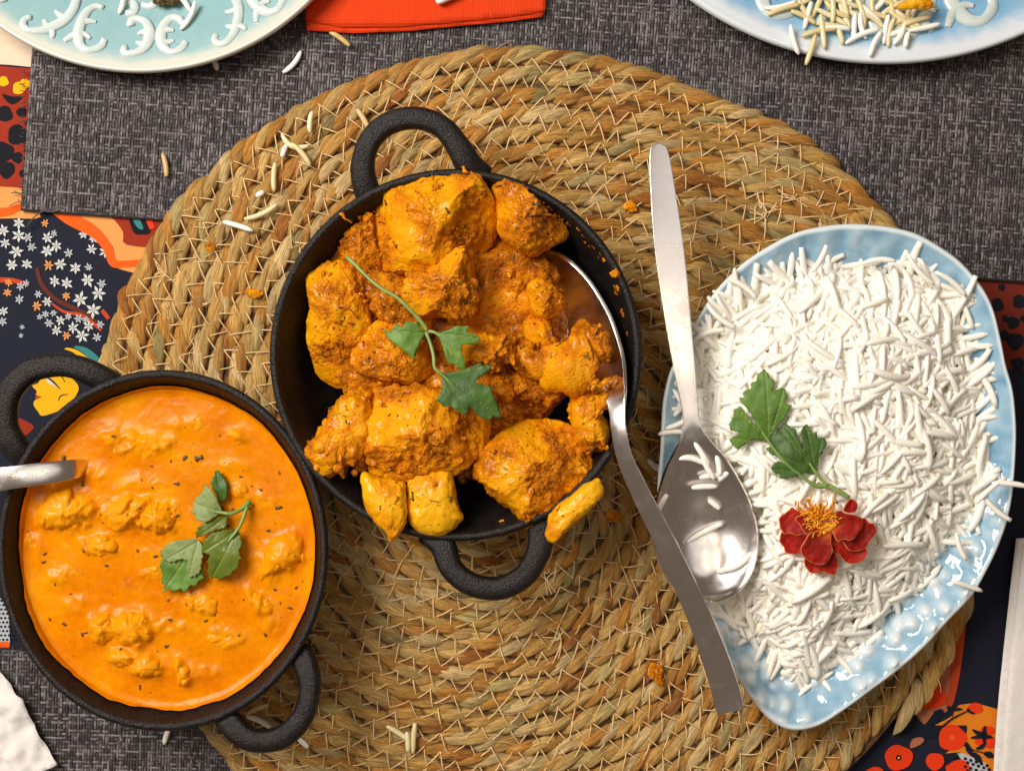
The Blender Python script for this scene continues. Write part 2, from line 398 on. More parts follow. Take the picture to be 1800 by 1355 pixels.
def disc(x, y, r, n=14, sq=1.0, wob=.08, seed=0):
    a = np.linspace(0, 2 * PI, n, endpoint=False); rr = r * (1 + wob * np.sin(3 * a + seed) + wob * .6 * np.sin(5 * a + 2 * seed))
    return [(x + q * math.cos(t), y + q * sq * math.sin(t)) for q, t in zip(rr, a)]
def stroke(pts, w, n=24):
    C = curve(pts, n); w = np.interp(np.linspace(0, 1, n), np.linspace(0, 1, len(w)), w) if isinstance(w, (list, tuple)) else np.full(n, w)
    Tn = np.gradient(C, axis=0); Tn /= np.linalg.norm(Tn, axis=1)[:, None]; Nn = np.stack([-Tn[:, 1], Tn[:, 0]], 1)
    return np.vstack([C + Nn * w[:, None] / 2, (C - Nn * w[:, None] / 2)[::-1]])
# left edge: red field with dots
pr('printed_field', [(-420, 116), (0, 116), (64, 121), (64, 352), (0, 330), (-420, 330)], 'red', 1, True, 12)
for i, (x, y, r) in enumerate([(7, 200, 14), (30, 237, 18), (5, 267, 18), (10, 298, 15), (29, 277, 10), (37, 197, 9), (52, 215, 8), (50, 262, 9), (-30, 230, 16), (-34, 280, 14), (-8, 235, 7), (42, 305, 9)]):
    pr('printed_dot', disc(x, y, r, seed=i), 'ink', 2)
pr('printed_dot', stroke([(4, 166), (20, 176), (38, 170)], [4, 15, 4]), 'ink', 2)
for i, (x, y, r) in enumerate([(5, 143, 9), (32, 155, 11), (43, 147, 9), (-24, 150, 11)]): pr('printed_dot', disc(x, y, r, seed=i), 'yellow', 2)
# arches
pr('printed_arch', [(-420, 326), (0, 328), (40, 345), (70, 380), (40, 384), (0, 384), (-420, 392)], 'peach', 2, False, 10)
pr('printed_arch', stroke([(-120, 372), (0, 373), (30, 365), (58, 360), (90, 365)], [20, 20, 17, 12, 10]), 'orange', 3)
pr('printed_arch', [(105, 372), (300, 372), (300, 480), (196, 468), (200, 440), (178, 410), (140, 385)], 'peach', 2, False, 8)
pr('printed_arch', stroke([(92, 366), (130, 388), (165, 408), (188, 435), (198, 462), (216, 464), (246, 462)], [16, 24, 22, 18, 16, 12, 12], 40), 'orange', 3)
pr('printed_arch', [(190, 374), (300, 374), (300, 430), (222, 430), (216, 408), (200, 386)], 'red', 3, False, 8)
pr('printed_leaf', [(228, 376), (262, 376), (264, 408), (250, 412), (234, 408)], 'ink', 4)
pr('printed_leaf', [(232, 378), (243, 382), (252, 402), (244, 402), (236, 392)], 'teal', 5)
pr('printed_leaf', stroke([(258, 378), (268, 402)], 10), 'poppy', 5)
# branches and stars on navy
pr('printed_branch', stroke([(62, 470), (72, 500), (95, 525), (125, 540), (155, 555), (178, 580)], [7, 8, 7, 8, 7, 6]), 'brown', 1)
pr('printed_branch', stroke([(88, 532), (112, 548), (140, 553), (160, 566), (178, 582)], [3, 5, 6, 6, 4]), 'rust', 2)
pr('printed_branch', stroke([(-60, 492), (0, 492), (28, 494), (50, 502)], [8, 9, 9, 5]), 'rust', 1)
pr('printed_branch', stroke([(178, 545), (190, 560)], 7), 'rust', 1)
starV = []
def star(x, y, r, a0, k=6):
    ps = []
    for q in range(k):
        a = a0 + q * 2 * PI / k; d = np.array([math.cos(a), math.sin(a)]); e = np.array([-d[1], d[0]]); r_ = r * rng.uniform(.8, 1.12)
        ps.append([(x, y), tuple(np.array([x, y]) + d * r_ * .55 + e * r * .20), tuple(np.array([x, y]) + d * r_), tuple(np.array([x, y]) + d * r_ * .55 - e * r * .20)])
    return ps
big = [(32, 392, 12), (5, 405, 12), (32, 414, 13), (48, 417, 9), (28, 442, 13), (8, 427, 10), (20, 466, 12), (46, 464, 11), (54, 434, 9), (82, 418, 11), (82, 441, 13), (98, 432, 11), (105, 464, 12), (84, 466, 10), (120, 445, 9), (132, 471, 12),
       (146, 411, 11), (163, 419, 10), (160, 438, 10), (184, 443, 11), (155, 470, 8), (153, 492, 14), (95, 494, 11), (116, 498, 12), (178, 499, 9), (172, 515, 14), (140, 526, 15), (115, 520, 9), (163, 545, 15), (78, 392, 8), (94, 410, 7), (-20, 420, 12), (-30, 455, 12), (-15, 520, 11)]
small = [(12, 514, 9), (33, 526, 9), (35, 503, 8), (14, 496, 8), (45, 498, 7), (5, 547, 10), (3, 565, 9), (66, 517, 8), (63, 537, 10), (82, 530, 10), (79, 552, 8), (69, 557, 6), (85, 568, 9), (93, 550, 7), (105, 563, 10), (98, 581, 10), (116, 590, 9), (119, 556, 8), (127, 576, 11), (143, 590, 13), (137, 560, 9), (155, 573, 11), (170, 593, 9), (150, 562, 7), (38, 575, 5), (36, 590, 5), (175, 570, 8)]
for (x, y, r) in big + small:
    qs = star(x, y, r, rng.uniform(0, 2)); V = np.vstack([Wp(q, 0.0) for q in qs]); pp = np.vstack(qs)
    V[:, 2] = cloth_z(pp) - .0012 + .00055; f = np.arange(len(V)).reshape(-1, 4)[:, ::-1]
    mk('printed_star', (V, [f]), MT['p_white' if r > 9 else 'p_lilac'] if rng.random() < .88 or r > 10 else MT['p_peach'], cloth)
# face seen through the pan handle, hat brim beside it
face = pr('printed_face', Z([(470, 250), (340, 270), (300, 330), (250, 350), (270, 375), (290, 400), (275, 430), (300, 450), (270, 470), (262, 505), (300, 560), (340, 590), (520, 520), (620, 380), (560, 290)], 0, 600, .2214), 'yellow', 2, False, 4)
pr('printed_lips', Z([(272, 415), (295, 428), (325, 440), (295, 455), (270, 452), (285, 436)], 0, 600, .2214), 'lips', 3, True, 3, under=face)
pr('printed_eye', Z([(355, 280), (400, 305), (470, 372), (420, 350), (375, 325)], 0, 600, .2214), 'white', 3, True, 3, under=face)
pr('printed_eyelid', stroke(Z([(350, 285), (395, 300), (475, 378)], 0, 600, .2214), [2.4, 3, 1.2], 10), 'ink', 4, False, 3, under=face)
pr('printed_brow', stroke(Z([(470, 262), (500, 300), (510, 325)], 0, 600, .2214), [1, 1.6, 1], 8), 'brown', 3, False, 3, under=face)
pr('printed_jaw', stroke(Z([(540, 420), (480, 430), (460, 470)], 0, 600, .2214), [1, 2, 1.2], 8), 'brown', 3, False, 3, under=face)
pr('printed_brim', stroke([(112, 612), (130, 617), (148, 630), (166, 650), (176, 668)], [3, 7, 9, 9, 8]), 'yellow', 2)
pr('printed_brim', stroke([(128, 609), (146, 615), (164, 630), (182, 655)], [3, 12, 15, 14]), 'teal', 1)
pr('printed_collar', [(20, 735), (40, 738), (58, 752), (30, 770)], 'red', 1)
# small checks near the left pan
pr('printed_check', [(-60, 1050), (0, 1050), (14, 1080), (16, 1130), (-60, 1130)], 'lilac', 1, True)
for i in range(-3, 5):
    for j in range(10): pr('printed_dot', disc(i * 7 + (j % 2) * 3.5 - 6, 1056 + j * 7.6, 2.4, 6), 'ink', 2, True, 3)
pr('printed_band', [(-60, 1130), (16, 1127), (16, 1140), (-60, 1142)], 'orange', 2, True)
# right: spotted red field, rust band, poppies
pr('printed_field', [(1690, 480), (1900, 500), (1900, 640), (1800, 650), (1690, 640)], 'darkred', 1, True, 12)
for i, (x, y, r) in enumerate([(1754, 536, 12), (1793, 530, 12), (1782, 567, 11), (1786, 600, 15), (1762, 505, 6), (1766, 590, 9), (1800, 560, 6), (1768, 560, 6), (1830, 545, 15), (1830, 600, 13), (1790, 640, 12)]): pr('printed_dot', disc(x, y, r, seed=i), 'ink', 2)
pr('printed_band', Z([(700, 0), (905, 0), (880, 200), (860, 420), (830, 640), (800, 760), (770, 870), (560, 1000), (300, 950), (420, 700)], 1500, 1050, .225), 'dust', 1, True, 10)
pr('printed_band', Z([(830, -20), (908, -20), (885, 200), (862, 420), (835, 620), (805, 760), (780, 850), (720, 860), (760, 700), (770, 500), (800, 250)], 1500, 1050, .225), 'rust', 2, True, 8)
pr('printed_band', Z([(330, 950), (380, 880), (430, 860), (420, 900), (400, 930), (360, 955)], 1500, 1050, .225), 'rust', 2)
pr('printed_leaf', Z([(420, 880), (450, 840), (500, 860), (520, 890), (490, 920), (540, 980), (560, 1000), (630, 890), (700, 865), (715, 900), (650, 990), (590, 1000), (690, 1020), (640, 1100), (540, 1110), (400, 1060), (330, 1000)], 1500, 1050, .225), 'deep', 3, True, 6)
pr('printed_hill', Z([(640, 1000), (760, 940), (830, 840), (960, 825), (1120, 870), (1330, 930), (1330, 1500), (1060, 1500), (1050, 1300), (830, 1210), (720, 1220), (880, 1120), (900, 1000)], 1500, 1050, .225), 'amber', 2, True, 8)
for i, (x, y, r, sq) in enumerate([(600, 765, 128, .85), (775, 1095, 110, .92), (355, 1250, 110, .9), (640, 1280, 72, .95), (820, 1340, 95, .8), (170, 1365, 70, .6), (955, 865, 60, .7), (1000, 1120, 50, .7), (1070, 1130, 52, .9), (1050, 1040, 55, .7)]):
    x, y = 1500 + x * .225, 1050 + y * .225; pr('printed_poppy', disc(x, y, r * .225, 20, sq, .05, i), 'poppy', 4)
    if i in (0, 1, 2): pr('printed_dot', disc(x, y - (10 if i == 0 else 0), 5, 8), 'ink' if i == 2 else 'orange', 5)
    if i == 2: pr('printed_dot', disc(x, y, 2, 8), 'yellow', 6, False, 3)
for pts, w in [([(690, 1010), (780, 940), (900, 880)], [3, 3, 2]), ([(890, 865), (910, 890), (945, 905)], [4, 5, 3]), ([(740, 850), (760, 880), (765, 925)], [6, 11, 3]), ([(790, 880), (820, 870), (850, 870)], [3, 6, 2]), ([(930, 1030), (1010, 1075), (1090, 1090)], [3, 12, 3]),
               ([(1030, 1000), (1020, 1070), (1025, 1140)], [3, 11, 3]), ([(915, 1095), (1000, 1080), (1040, 1060)], [2, 8, 3]), ([(880, 1130), (900, 1180), (935, 1240)], [5, 11, 4]), ([(940, 1210), (970, 1250), (1000, 1290)], [5, 12, 4]), ([(1020, 1215), (1060, 1225), (1095, 1240)], [5, 13, 5]),
               ([(720, 1300), (760, 1250), (820, 1230)], [6, 15, 5]), ([(860, 1150), (940, 1190), (1060, 1220)], [2, 2, 2]), ([(960, 1180), (1000, 1165), (1035, 1130)], [4, 8, 3])]:
    pr('printed_leaf', stroke(Z(pts, 1500, 1050, .225), w, 14), 'deep', 6, False, 4)
pr('printed_check', Z([(810, 1220), (860, 1215), (1050, 1300), (1050, 1370), (960, 1400), (900, 1330)], 1500, 1050, .225), 'lilac', 3, True)
for i in range(5):
    for j in range(5): pr('printed_dot', disc(1697 + i * 9.5 + (j % 2) * 4, 1333 + j * 7 + i * 3, 3, 6), 'ink', 5, True, 3)
pr('printed_patch', Z([(495, 910), (540, 880), (630, 885), (600, 940), (560, 985), (530, 945)], 1500, 1050, .225), 'dust', 5)
pr('printed_patch', Z([(445, 1175), (460, 1110), (520, 1090), (555, 1110), (520, 1150)], 1500, 1050, .225), 'dust', 5)

# ---- woven grey placemats
def placemat(corner, ang, u_len, v_len, frame, label, frays):
    u = np.array([math.cos(ang), math.sin(ang)]); v = np.array([math.sin(ang), -math.cos(ang)])   # v runs up the picture
    c = np.array(corner, float); z0 = .0005
    pts = [c, c + u * u_len, c + u * u_len + v * v_len, c + v * v_len]
    root = empty('placemat', Wp([c + u * u_len / 2 + v * v_len / 2], 0)[0]); tag(root, label, 'placemat', 'grey woven placemats')
    B = Wp(np.array(pts), 0.0); V = np.vstack([B + [0, 0, z0], B + [0, 0, z0 + .0009]])
    mk('ground_weave', (V, [np.array([(3, 2, 1, 0), (4, 5, 6, 7), (0, 1, 5, 4), (1, 2, 6, 5), (2, 3, 7, 6), (3, 0, 4, 7)])]), MT['yarnbase'], root, smooth=False)
    pu, pv = 5.0, 6.8
    i0, i1 = int(max(0, frame[0]) / pu), int(min(u_len, frame[1]) / pu); j0, j1 = int(max(0, frame[2]) / pv), int(min(v_len, frame[3]) / pv)
    ni, nj = i1 - i0, j1 - j0; I, J = np.meshgrid(np.arange(i0, i1), np.arange(j0, j1), indexing='ij')
    # broken basket weave: groups of warps float over two or three wefts, shifted from group to group
    gi = I // 2; sh = _perm[(gi * 7) & 255] % 4
    up = ((J + sh) % 4 != 0) & ~(((J + sh) % 4 == 2) & (((gi + J // 4) % 3) == 0))
    flip = rng.random(up.shape) < .10; up = up ^ flip
    parts = []; shades = []
    jit = rng.normal(0, .35, up.shape)
    zt, zb = .0021, .00155
    zw = np.where(up, zt, zb); wob = np.cumsum(rng.normal(0, .12, up.shape), 1); wob -= wob.mean(1)[:, None]; wob = np.clip(wob, -1.2, 1.2)
    def ribbons(Cu, Cv, Zc, half, along_v, shade):
        n, m = Cu.shape; V = np.zeros((n, m, 3, 3)); dz = (-.00028, 0, -.00028)
        for k, s in enumerate((-1, 0, 1)):
            a = Cu + (s * half if along_v else 0); b = Cv + (0 if along_v else s * half)
            px = c + a[..., None] * u + b[..., None] * v
            V[:, :, k] = Wp(px.reshape(-1, 2), 0.0).reshape(n, m, 3); V[:, :, k, 2] = Zc + dz[k]
        idx = np.arange(n * m * 3).reshape(n, m, 3)
        f = np.stack([idx[:, :-1, :-1], idx[:, :-1, 1:], idx[:, 1:, 1:], idx[:, 1:, :-1]], -1).reshape(-1, 4)
        if not along_v: f = f[:, ::-1]
        return V.reshape(-1, 3), f, np.repeat(shade[..., None], 3, 2).ravel()
    tone = rng.uniform(.25, .85, ni)[:, None]; blk = fbm(np.c_[(I.ravel() * pu) / 90, (J.ravel() * pv) / 90, np.zeros(I.size)], 2).reshape(I.shape)
    shw = np.clip(.45 * tone + .34 + rng.normal(0, .22, up.shape) + .30 * blk, .05, 1)
    V1, f1, s1 = ribbons((I + .5) * pu + wob + jit * .5, (J + .5) * pv + 0 * jit, zw, pu * .36, True, shw)
    It, Jt = I.T, J.T; zf = np.where(up.T, .00150, .0021)
    shf = np.clip(rng.uniform(.35, .95, nj)[:, None] + rng.normal(0, .14, It.shape), .05, 1)
    V2, f2, s2 = ribbons((It + .5) * pu, (Jt + .5) * pv + jit.T * .6, zf, pv * .24, False, shf)
    ys = mk('yarns', (np.vstack([V1, V2]), [np.vstack([f1, f2 + len(V1)])]), MT['yarn'], root, {'shade': np.concatenate([s1, s2])})
    ys['kind'] = 'stuff'
    ends = []
    for (x, y, a, L, w) in frays:
        t = np.linspace(0, 1, 7)[:, None]; p0 = np.array([x, y]); d = np.array([math.cos(a), -math.sin(a)]); e = np.array([d[1], -d[0]])
        C = p0 + d * L * t + e * L * .12 * np.sin(t * PI) * rng.choice([-1, 1]); V = Wp(C, 0.0); V[:, 2] = .0012 + .0012 * np.sin(t[:, 0] * PI)
        ends.append(tube(V, w * S, n=5))
    if ends:
        VF = cat(ends); fr = mk('frayed_ends', VF, MT['yarn'], root, {'shade': np.full(len(VF[0]), .62)}); fr['kind'] = 'stuff'
    return root
fr = [(46, 124 + k * 8.0 + rng.uniform(-3, 3), PI + rng.normal(0, .4), rng.uniform(5, 12), .8) for k in range(30)]
fr += [(52, 350, PI * .9, 32, .9), (55, 358, PI * 1.05, 38, .8), (58, 364, PI * .85, 28, .8), (100, 366, PI * 1.19, 62, 1.3), (118, 366, PI * 1.03, 46, 1.0), (60, 345, PI * .8, 34, .8), (50, 340, PI * .95, 24, .8)]
placemat((38, 371), math.radians(4.1), 1990, 1180, (0, 1990, 0, 560), 'grey woven placemat along the top, under the two patterned plates', fr)
fr2 = [(x, 1139 + x * .04, PI / 2 + rng.normal(0, .5), rng.uniform(4, 9), .8) for x in range(0, 380, 14)]
placemat((-120, 1700), math.radians(1.6), 1500, 566, (0, 1500, 140, 566), 'grey woven placemat at the bottom left, under the crumpled white napkin', fr2)

# ================================================================== round braided mat
MC = np.array([930.0, 850.0]); PITCH = 34.5
RT = np.array([(-180, 780), (-142.3, 724), (-110, 745), (-90, 755), (-60, 760), (-41, 763), (-30, 777), (-16, 792), (0, 785), (20, 782), (36, 781), (52, 772), (66, 748), (78, 756), (90, 766), (114, 772), (139, 793), (154, 796), (164.6, 788), (180, 780)], float)
def mat_R(th): return np.interp(np.degrees((th + PI) % (2 * PI) - PI), RT[:, 0], RT[:, 1])
def mat_pt(r, th): 
    k = 1 + (mat_R(th) / 770 - 1) * np.clip(r / 770, 0, 1) ** 2
    return MC + np.stack([r * k * np.cos(th), -r * k * np.sin(th)], -1)
mat_root = empty('round_mat', W1(MC[0], MC[1], .0015)); tag(mat_root, 'round coiled seagrass mat with zigzag straw stitching under the pans', 'mat')
a = np.linspace(0, 2 * PI, 96, endpoint=False)
rim = mat_pt(np.full(96, 752.0), a); top = Wp(rim, 0.0); top[:, 2] = .0058; bot = top.copy(); bot[:, 2] = .0027
cV = np.vstack([top, bot, [W1(*MC, 0.0) * [1, 1, 0] + [0, 0, .0058]], [W1(*MC, 0.0) * [1, 1, 0] + [0, 0, .0027]]]); i = np.arange(96); j = (i + 1) % 96
mk('core_disc', (cV, [np.stack([i + 96, j + 96, j, i], 1), np.stack([i, j, np.full(96, 192)], 1), np.stack([j + 96, i + 96, np.full(96, 193)], 1)]), MT['core'], mat_root, smooth=False)
TINTS = np.array([srgb(240, 196, 116), srgb(232, 178, 92), srgb(216, 150, 62), srgb(184, 112, 42), srgb(214, 190, 122), srgb(176, 158, 98), srgb(248, 214, 148), srgb(230, 160, 66)])
nu, nv = 9, 10
U, Vv = np.meshgrid(np.linspace(-1, 1, nu), np.linspace(-1, 1, nv), indexing='ij')
lobes = []
s_tot = PI * 762 ** 2 / PITCH; s = 60.0
while s < s_tot:
    r0 = math.sqrt(s * PITCH / PI); L = rng.uniform(70, 112) * (.75 + .25 * min(1, r0 / 300))
    turn = 2 * PI * r0 / PITCH
    sr = s + U * L / 2; rr = np.sqrt(np.maximum(sr, 4) * PITCH / PI); th = -2 * PI * rr / PITCH          # clockwise outward
    A = rng.uniform(.26, .42) * PITCH; bow = rng.normal(0, .05) * PITCH
    w = rng.uniform(.27, .39) * PITCH * np.clip(1 - np.abs(U) ** 2.0, 0, 1) ** .75 + .4; ribs = rng.normal(0, .00038, nv); ribs[[0, -1]] = 0; crook = rng.normal(0, .035) * PITCH * np.sin(U * 4 + rng.uniform(0, 6))
    lat = w * np.sin(Vv * PI / 2 * .98) + A * np.sin(U * PI / 2) + bow * (1 - U ** 2) + crook
    hz = .0025 * np.clip(1 - U ** 2, 0, 1) ** .5
    z = .0034 + .0034 * (1 - U ** 2) ** .8 * rng.uniform(.6, 1.25) + hz * np.cos(Vv * PI / 2 * .98) - .0006 * np.abs(U)
    ph = rng.uniform(0, 9); z += ribs[None, :] * (1 - U ** 2) + .00018 * np.sin(Vv * 13 + ph + U * 1.5) * (1 - np.abs(U))
    px = mat_pt((rr + lat).ravel(), th.ravel()); V = Wp(px, 0.0); V[:, 2] = z.ravel()
    t = TINTS[rng.choice(8, p=[.28, .27, .14, .05, .05, .02, .13, .06])] * rng.uniform(.78, 1.16)
    uvw = np.c_[U.ravel() + rng.uniform(0, 50), Vv.ravel(), np.full(U.size, rng.uniform(0, 99))]
    c = px.mean(0); lobes.append((V, np.tile(t, (U.size, 1)), uvw, c, L)); s += rng.uniform(21, 31)
lf = gridf(nu, nv)
PLATE_OUT = [(1490, 396), (1560, 400), (1620, 418), (1680, 455), (1722, 500), (1745, 545), (1757, 595), (1767, 640), (1780, 690), (1785, 750), (1783, 820), (1775, 890), (1755, 955), (1715, 1035), (1670, 1085), (1620, 1140), (1560, 1190), (1500, 1235), (1450, 1268), (1415, 1280), (1380, 1277), (1345, 1255), (1312, 1215), (1285, 1165), (1262, 1110), (1237, 1068), (1205, 1030), (1175, 985), (1158, 930), (1157, 870), (1161, 800), (1165, 720), (1175, 665), (1195, 620), (1220, 570), (1260, 510), (1300, 470), (1350, 435), (1410, 408)]
def seen(c):
    if not (-8 < c[0] < 1808 and -8 < c[1] < 1363): return False
    if np.hypot(c[0] - 801, c[1] - 624) < 318 or np.hypot(c[0] - 285, c[1] - 964) < 296: return False
    return not inside([c], PLATE_OUT)[0]
vis = sorted([k for k, l in enumerate(lobes) if seen(l[3])], key=lambda k: -lobes[k][4]); one = set(vis[:300])
rest = []
for k, (V, t, uvw, c, L) in enumerate(lobes):
    if np.asarray(lf).size and normals(V, [lf])[:, 2].mean() < 0: f = lf[:, ::-1]
    else: f = lf
    if k in one: mk('braid_strand', (V, [f]), MT['grass'], mat_root, {'tint': t, 'fibre': uvw})
    else: rest.append((V, t, uvw, f))
VF = cat([(r[0], [r[3]]) for r in rest]); o = mk('braid_strands', VF, MT['grass'], mat_root, {'tint': np.vstack([r[1] for r in rest]), 'fibre': np.vstack([r[2] for r in rest])}); o['kind'] = 'stuff'
# zigzag stitches bridging neighbouring coils
st = []; s = 400.0; side = 1
while s < s_tot - 5400:
    r0 = math.sqrt(s * PITCH / PI); d = rng.uniform(13, 27); s2 = s + d
    pts = []
    for ss, sd in ((s, side), (s2, -side)):
        r = math.sqrt(ss * PITCH / PI); pts.append((r + PITCH / 2 + sd * rng.uniform(.28, .62) * PITCH, -2 * PI * r / PITCH))
    q = np.linspace(0, 1, 4); r_ = pts[0][0] + (pts[1][0] - pts[0][0]) * q; t_ = pts[0][1] + (pts[1][1] - pts[0][1]) * q
    V = Wp(mat_pt(r_, t_), 0.0); V[:, 2] = np.array([.0078, .0091, .0091, .0078]) + rng.uniform(-.0002, .0003)
    st.append(tube(V, rng.uniform(.9, 1.35) * S, n=4, caps=False)); s = s2 - rng.uniform(0, 2); side = -side
for (x, y) in [(1330, 370), (1340, 385), (1385, 355), (960, 1010), (1120, 1100), (980, 1120), (300, 480)]:
    for k in range(4):
        a0 = rng.uniform(0, 2 * PI); C = curve([(x + rng.uniform(-18, 18), y + rng.uniform(-18, 18)), (x + rng.uniform(-8, 8), y + rng.uniform(-8, 8)), (x + 30 * math.cos(a0), y + 30 * math.sin(a0))], 6)
        V = Wp(C, 0.0); V[:, 2] = .0094; st.append(tube(V, 1.1 * S, n=4, caps=False))
fb = []
for k in range(420):
    s_ = rng.uniform(2000, s_tot); r = math.sqrt(s_ * PITCH / PI); th0 = -2 * PI * r / PITCH; L = rng.uniform(14, 46) / max(r, 60); q = np.linspace(0, 1, 5)
    rr_ = r + rng.uniform(-15, 15) + rng.normal(0, 9) * q + rng.normal(0, 6) * q * (1 - q) * 4
    V = Wp(mat_pt(rr_, th0 - L * q), 0.0); V[:, 2] = .0082 + .0016 * np.sin(q * PI) * rng.uniform(.2, 1.4) + rng.uniform(0, .0006); fb.append(tube(V, rng.uniform(.35, .8) * S, n=3, caps=False))
o = mk('loose_fibres', cat(fb), MT['thread'], mat_root); o['kind'] = 'stuff'
o = mk('stitching', cat(st), MT['thread'], mat_root); o['kind'] = 'stuff'
MATZ = .0092

# ================================================================== cast iron pans
def pan(cpx, R, rim_z, base_z, handles, label, thick=.0036, base_k=.70, oval=(1.0, 1.0)):
    c = W1(cpx[0], cpx[1], rim_z); r = R * S * (H - rim_z) / H; hgt = rim_z - base_z
    root = empty('cast_iron_pan', (c[0], c[1], base_z)); tag(root, label, 'pan', 'black cast iron pans')
    b = r * base_k; fl = base_z + .0045
    prof = [(.0004, base_z), (b * .9, base_z), (b, base_z + .0015), (r * .80, base_z + hgt * .30), (r * .90, base_z + hgt * .58), (r * .955, base_z + hgt * .84), (r * .972, rim_z - .0045), (r * .996, rim_z - .0030), (r, rim_z - .0016), (r * .996, rim_z - .0005), (r - .0015, rim_z), (r - thick + .0012, rim_z - .0001), (r - thick + .0003, rim_z - .0009), (r - thick - .0002, rim_z - .003),
            (r * .92 - .001, base_z + hgt * .80), (r * .875 - .001, base_z + hgt * .56), (r * .78, base_z + hgt * .30), (b * .90, fl + .002), (b * .80, fl), (.0004, fl)]
    V, F = lathe(prof, c[:2], 160); V[:, 0] = c[0] + (V[:, 0] - c[0]) * oval[0]; V[:, 1] = c[1] + (V[:, 1] - c[1]) * oval[1]
    mk('pan_body', (V, F), MT['iron'], root)
    for hp, wd, dz in handles:
        C = curve(hp, 44); wv = np.interp(np.linspace(0, 1, 44), np.linspace(0, 1, len(wd)), wd) * S / 2 * (H - rim_z) / H
        V = Wp(C, rim_z); t = np.linspace(0, 1, 44); V[:, 2] = rim_z - .0044 + dz * np.sin(t * PI) - .0030 * np.abs(2 * t - 1) ** 7
        mk('handle', tube(V, wv, np.full(44, .0040), n=16, power=.72), MT['iron'], root)
    return c, r
PANZ = .053
pan2_c, pan2_r = pan((801, 624), 328, PANZ, MATZ, [
    ([(652, 352), (641, 326), (637, 288), (651, 246), (686, 216), (735, 208), (778, 224), (806, 258), (824, 288), (846, 308)], [50, 46, 41, 40, 40, 40, 40, 42, 48, 52], .004),
    ([(752, 938), (777, 960), (793, 1000), (828, 1028), (878, 1035), (922, 1013), (945, 975), (951, 938), (946, 916)], [50, 46, 42, 42, 42, 42, 42, 44, 50], .002)],
    'black cast iron pan in the middle of the mat holding the turmeric potatoes and cauliflower')
OV = (.962, 1.05)
pan1_c, pan1_r = pan((285, 968), 303, .051, MATZ, [
    ([(36, 806), (18, 782), (4, 745), (12, 694), (45, 656), (90, 642), (130, 645), (164, 660), (192, 676)], [48, 48, 46, 44, 42, 42, 42, 46, 46], .003),
    ([(386, 1257), (408, 1282), (442, 1303), (492, 1298), (530, 1262), (543, 1214), (536, 1176), (522, 1150)], [46, 44, 40, 42, 40, 38, 42, 46], .002)],
    'black cast iron pan at the left filled with orange curry sauce', oval=OV)

# ================================================================== turmeric potatoes and cauliflower
def rough_up(VF, coat_bias=0.0, big=.0012, lump=.0010, fine=.0004, cell=.0032, coat_all=None):
    V, F = VF; N = normals(V, F); off = rng.uniform(0, 40, 3)
    low = fbm(V / .014 + off, 3); mask = np.clip(.5 + 1.5 * fbm(V / .017 + off + 9, 2) + coat_bias, 0, 1)
    wl = worley(V / cell + off); bumps = np.clip(.75 - wl, 0, 1) / .75
    wl2 = worley(V / (cell * .45) + off); b2 = np.clip(.75 - wl2, 0, 1) / .75
    big = big * 1.7; lump = lump * 1.5; fine = fine * 1.5
    rid = np.clip(.35 - np.abs(fbm(V / .009 + off + 21, 2)), 0, 1) * .0022
    d = big * low - rid * mask + .00055 * fbm(V / .0032 + off, 2) + mask * (lump * (bumps - .35) + fine * 1.5 * (b2 - .4)) + fine * .6 * fbm(V / .0016 + off, 2)
    V2 = V + N * d[:, None]
    cavity = np.clip(mask * (1 - bumps) * 1.1, 0, 1)  # hollows between masala bumps: crevice shade put into the food colour
    return (V2, F), {'coat_crevice': np.clip(mask * .55 + cavity * .45, 0, 1), 'cav': cavity}
FOODVF = []
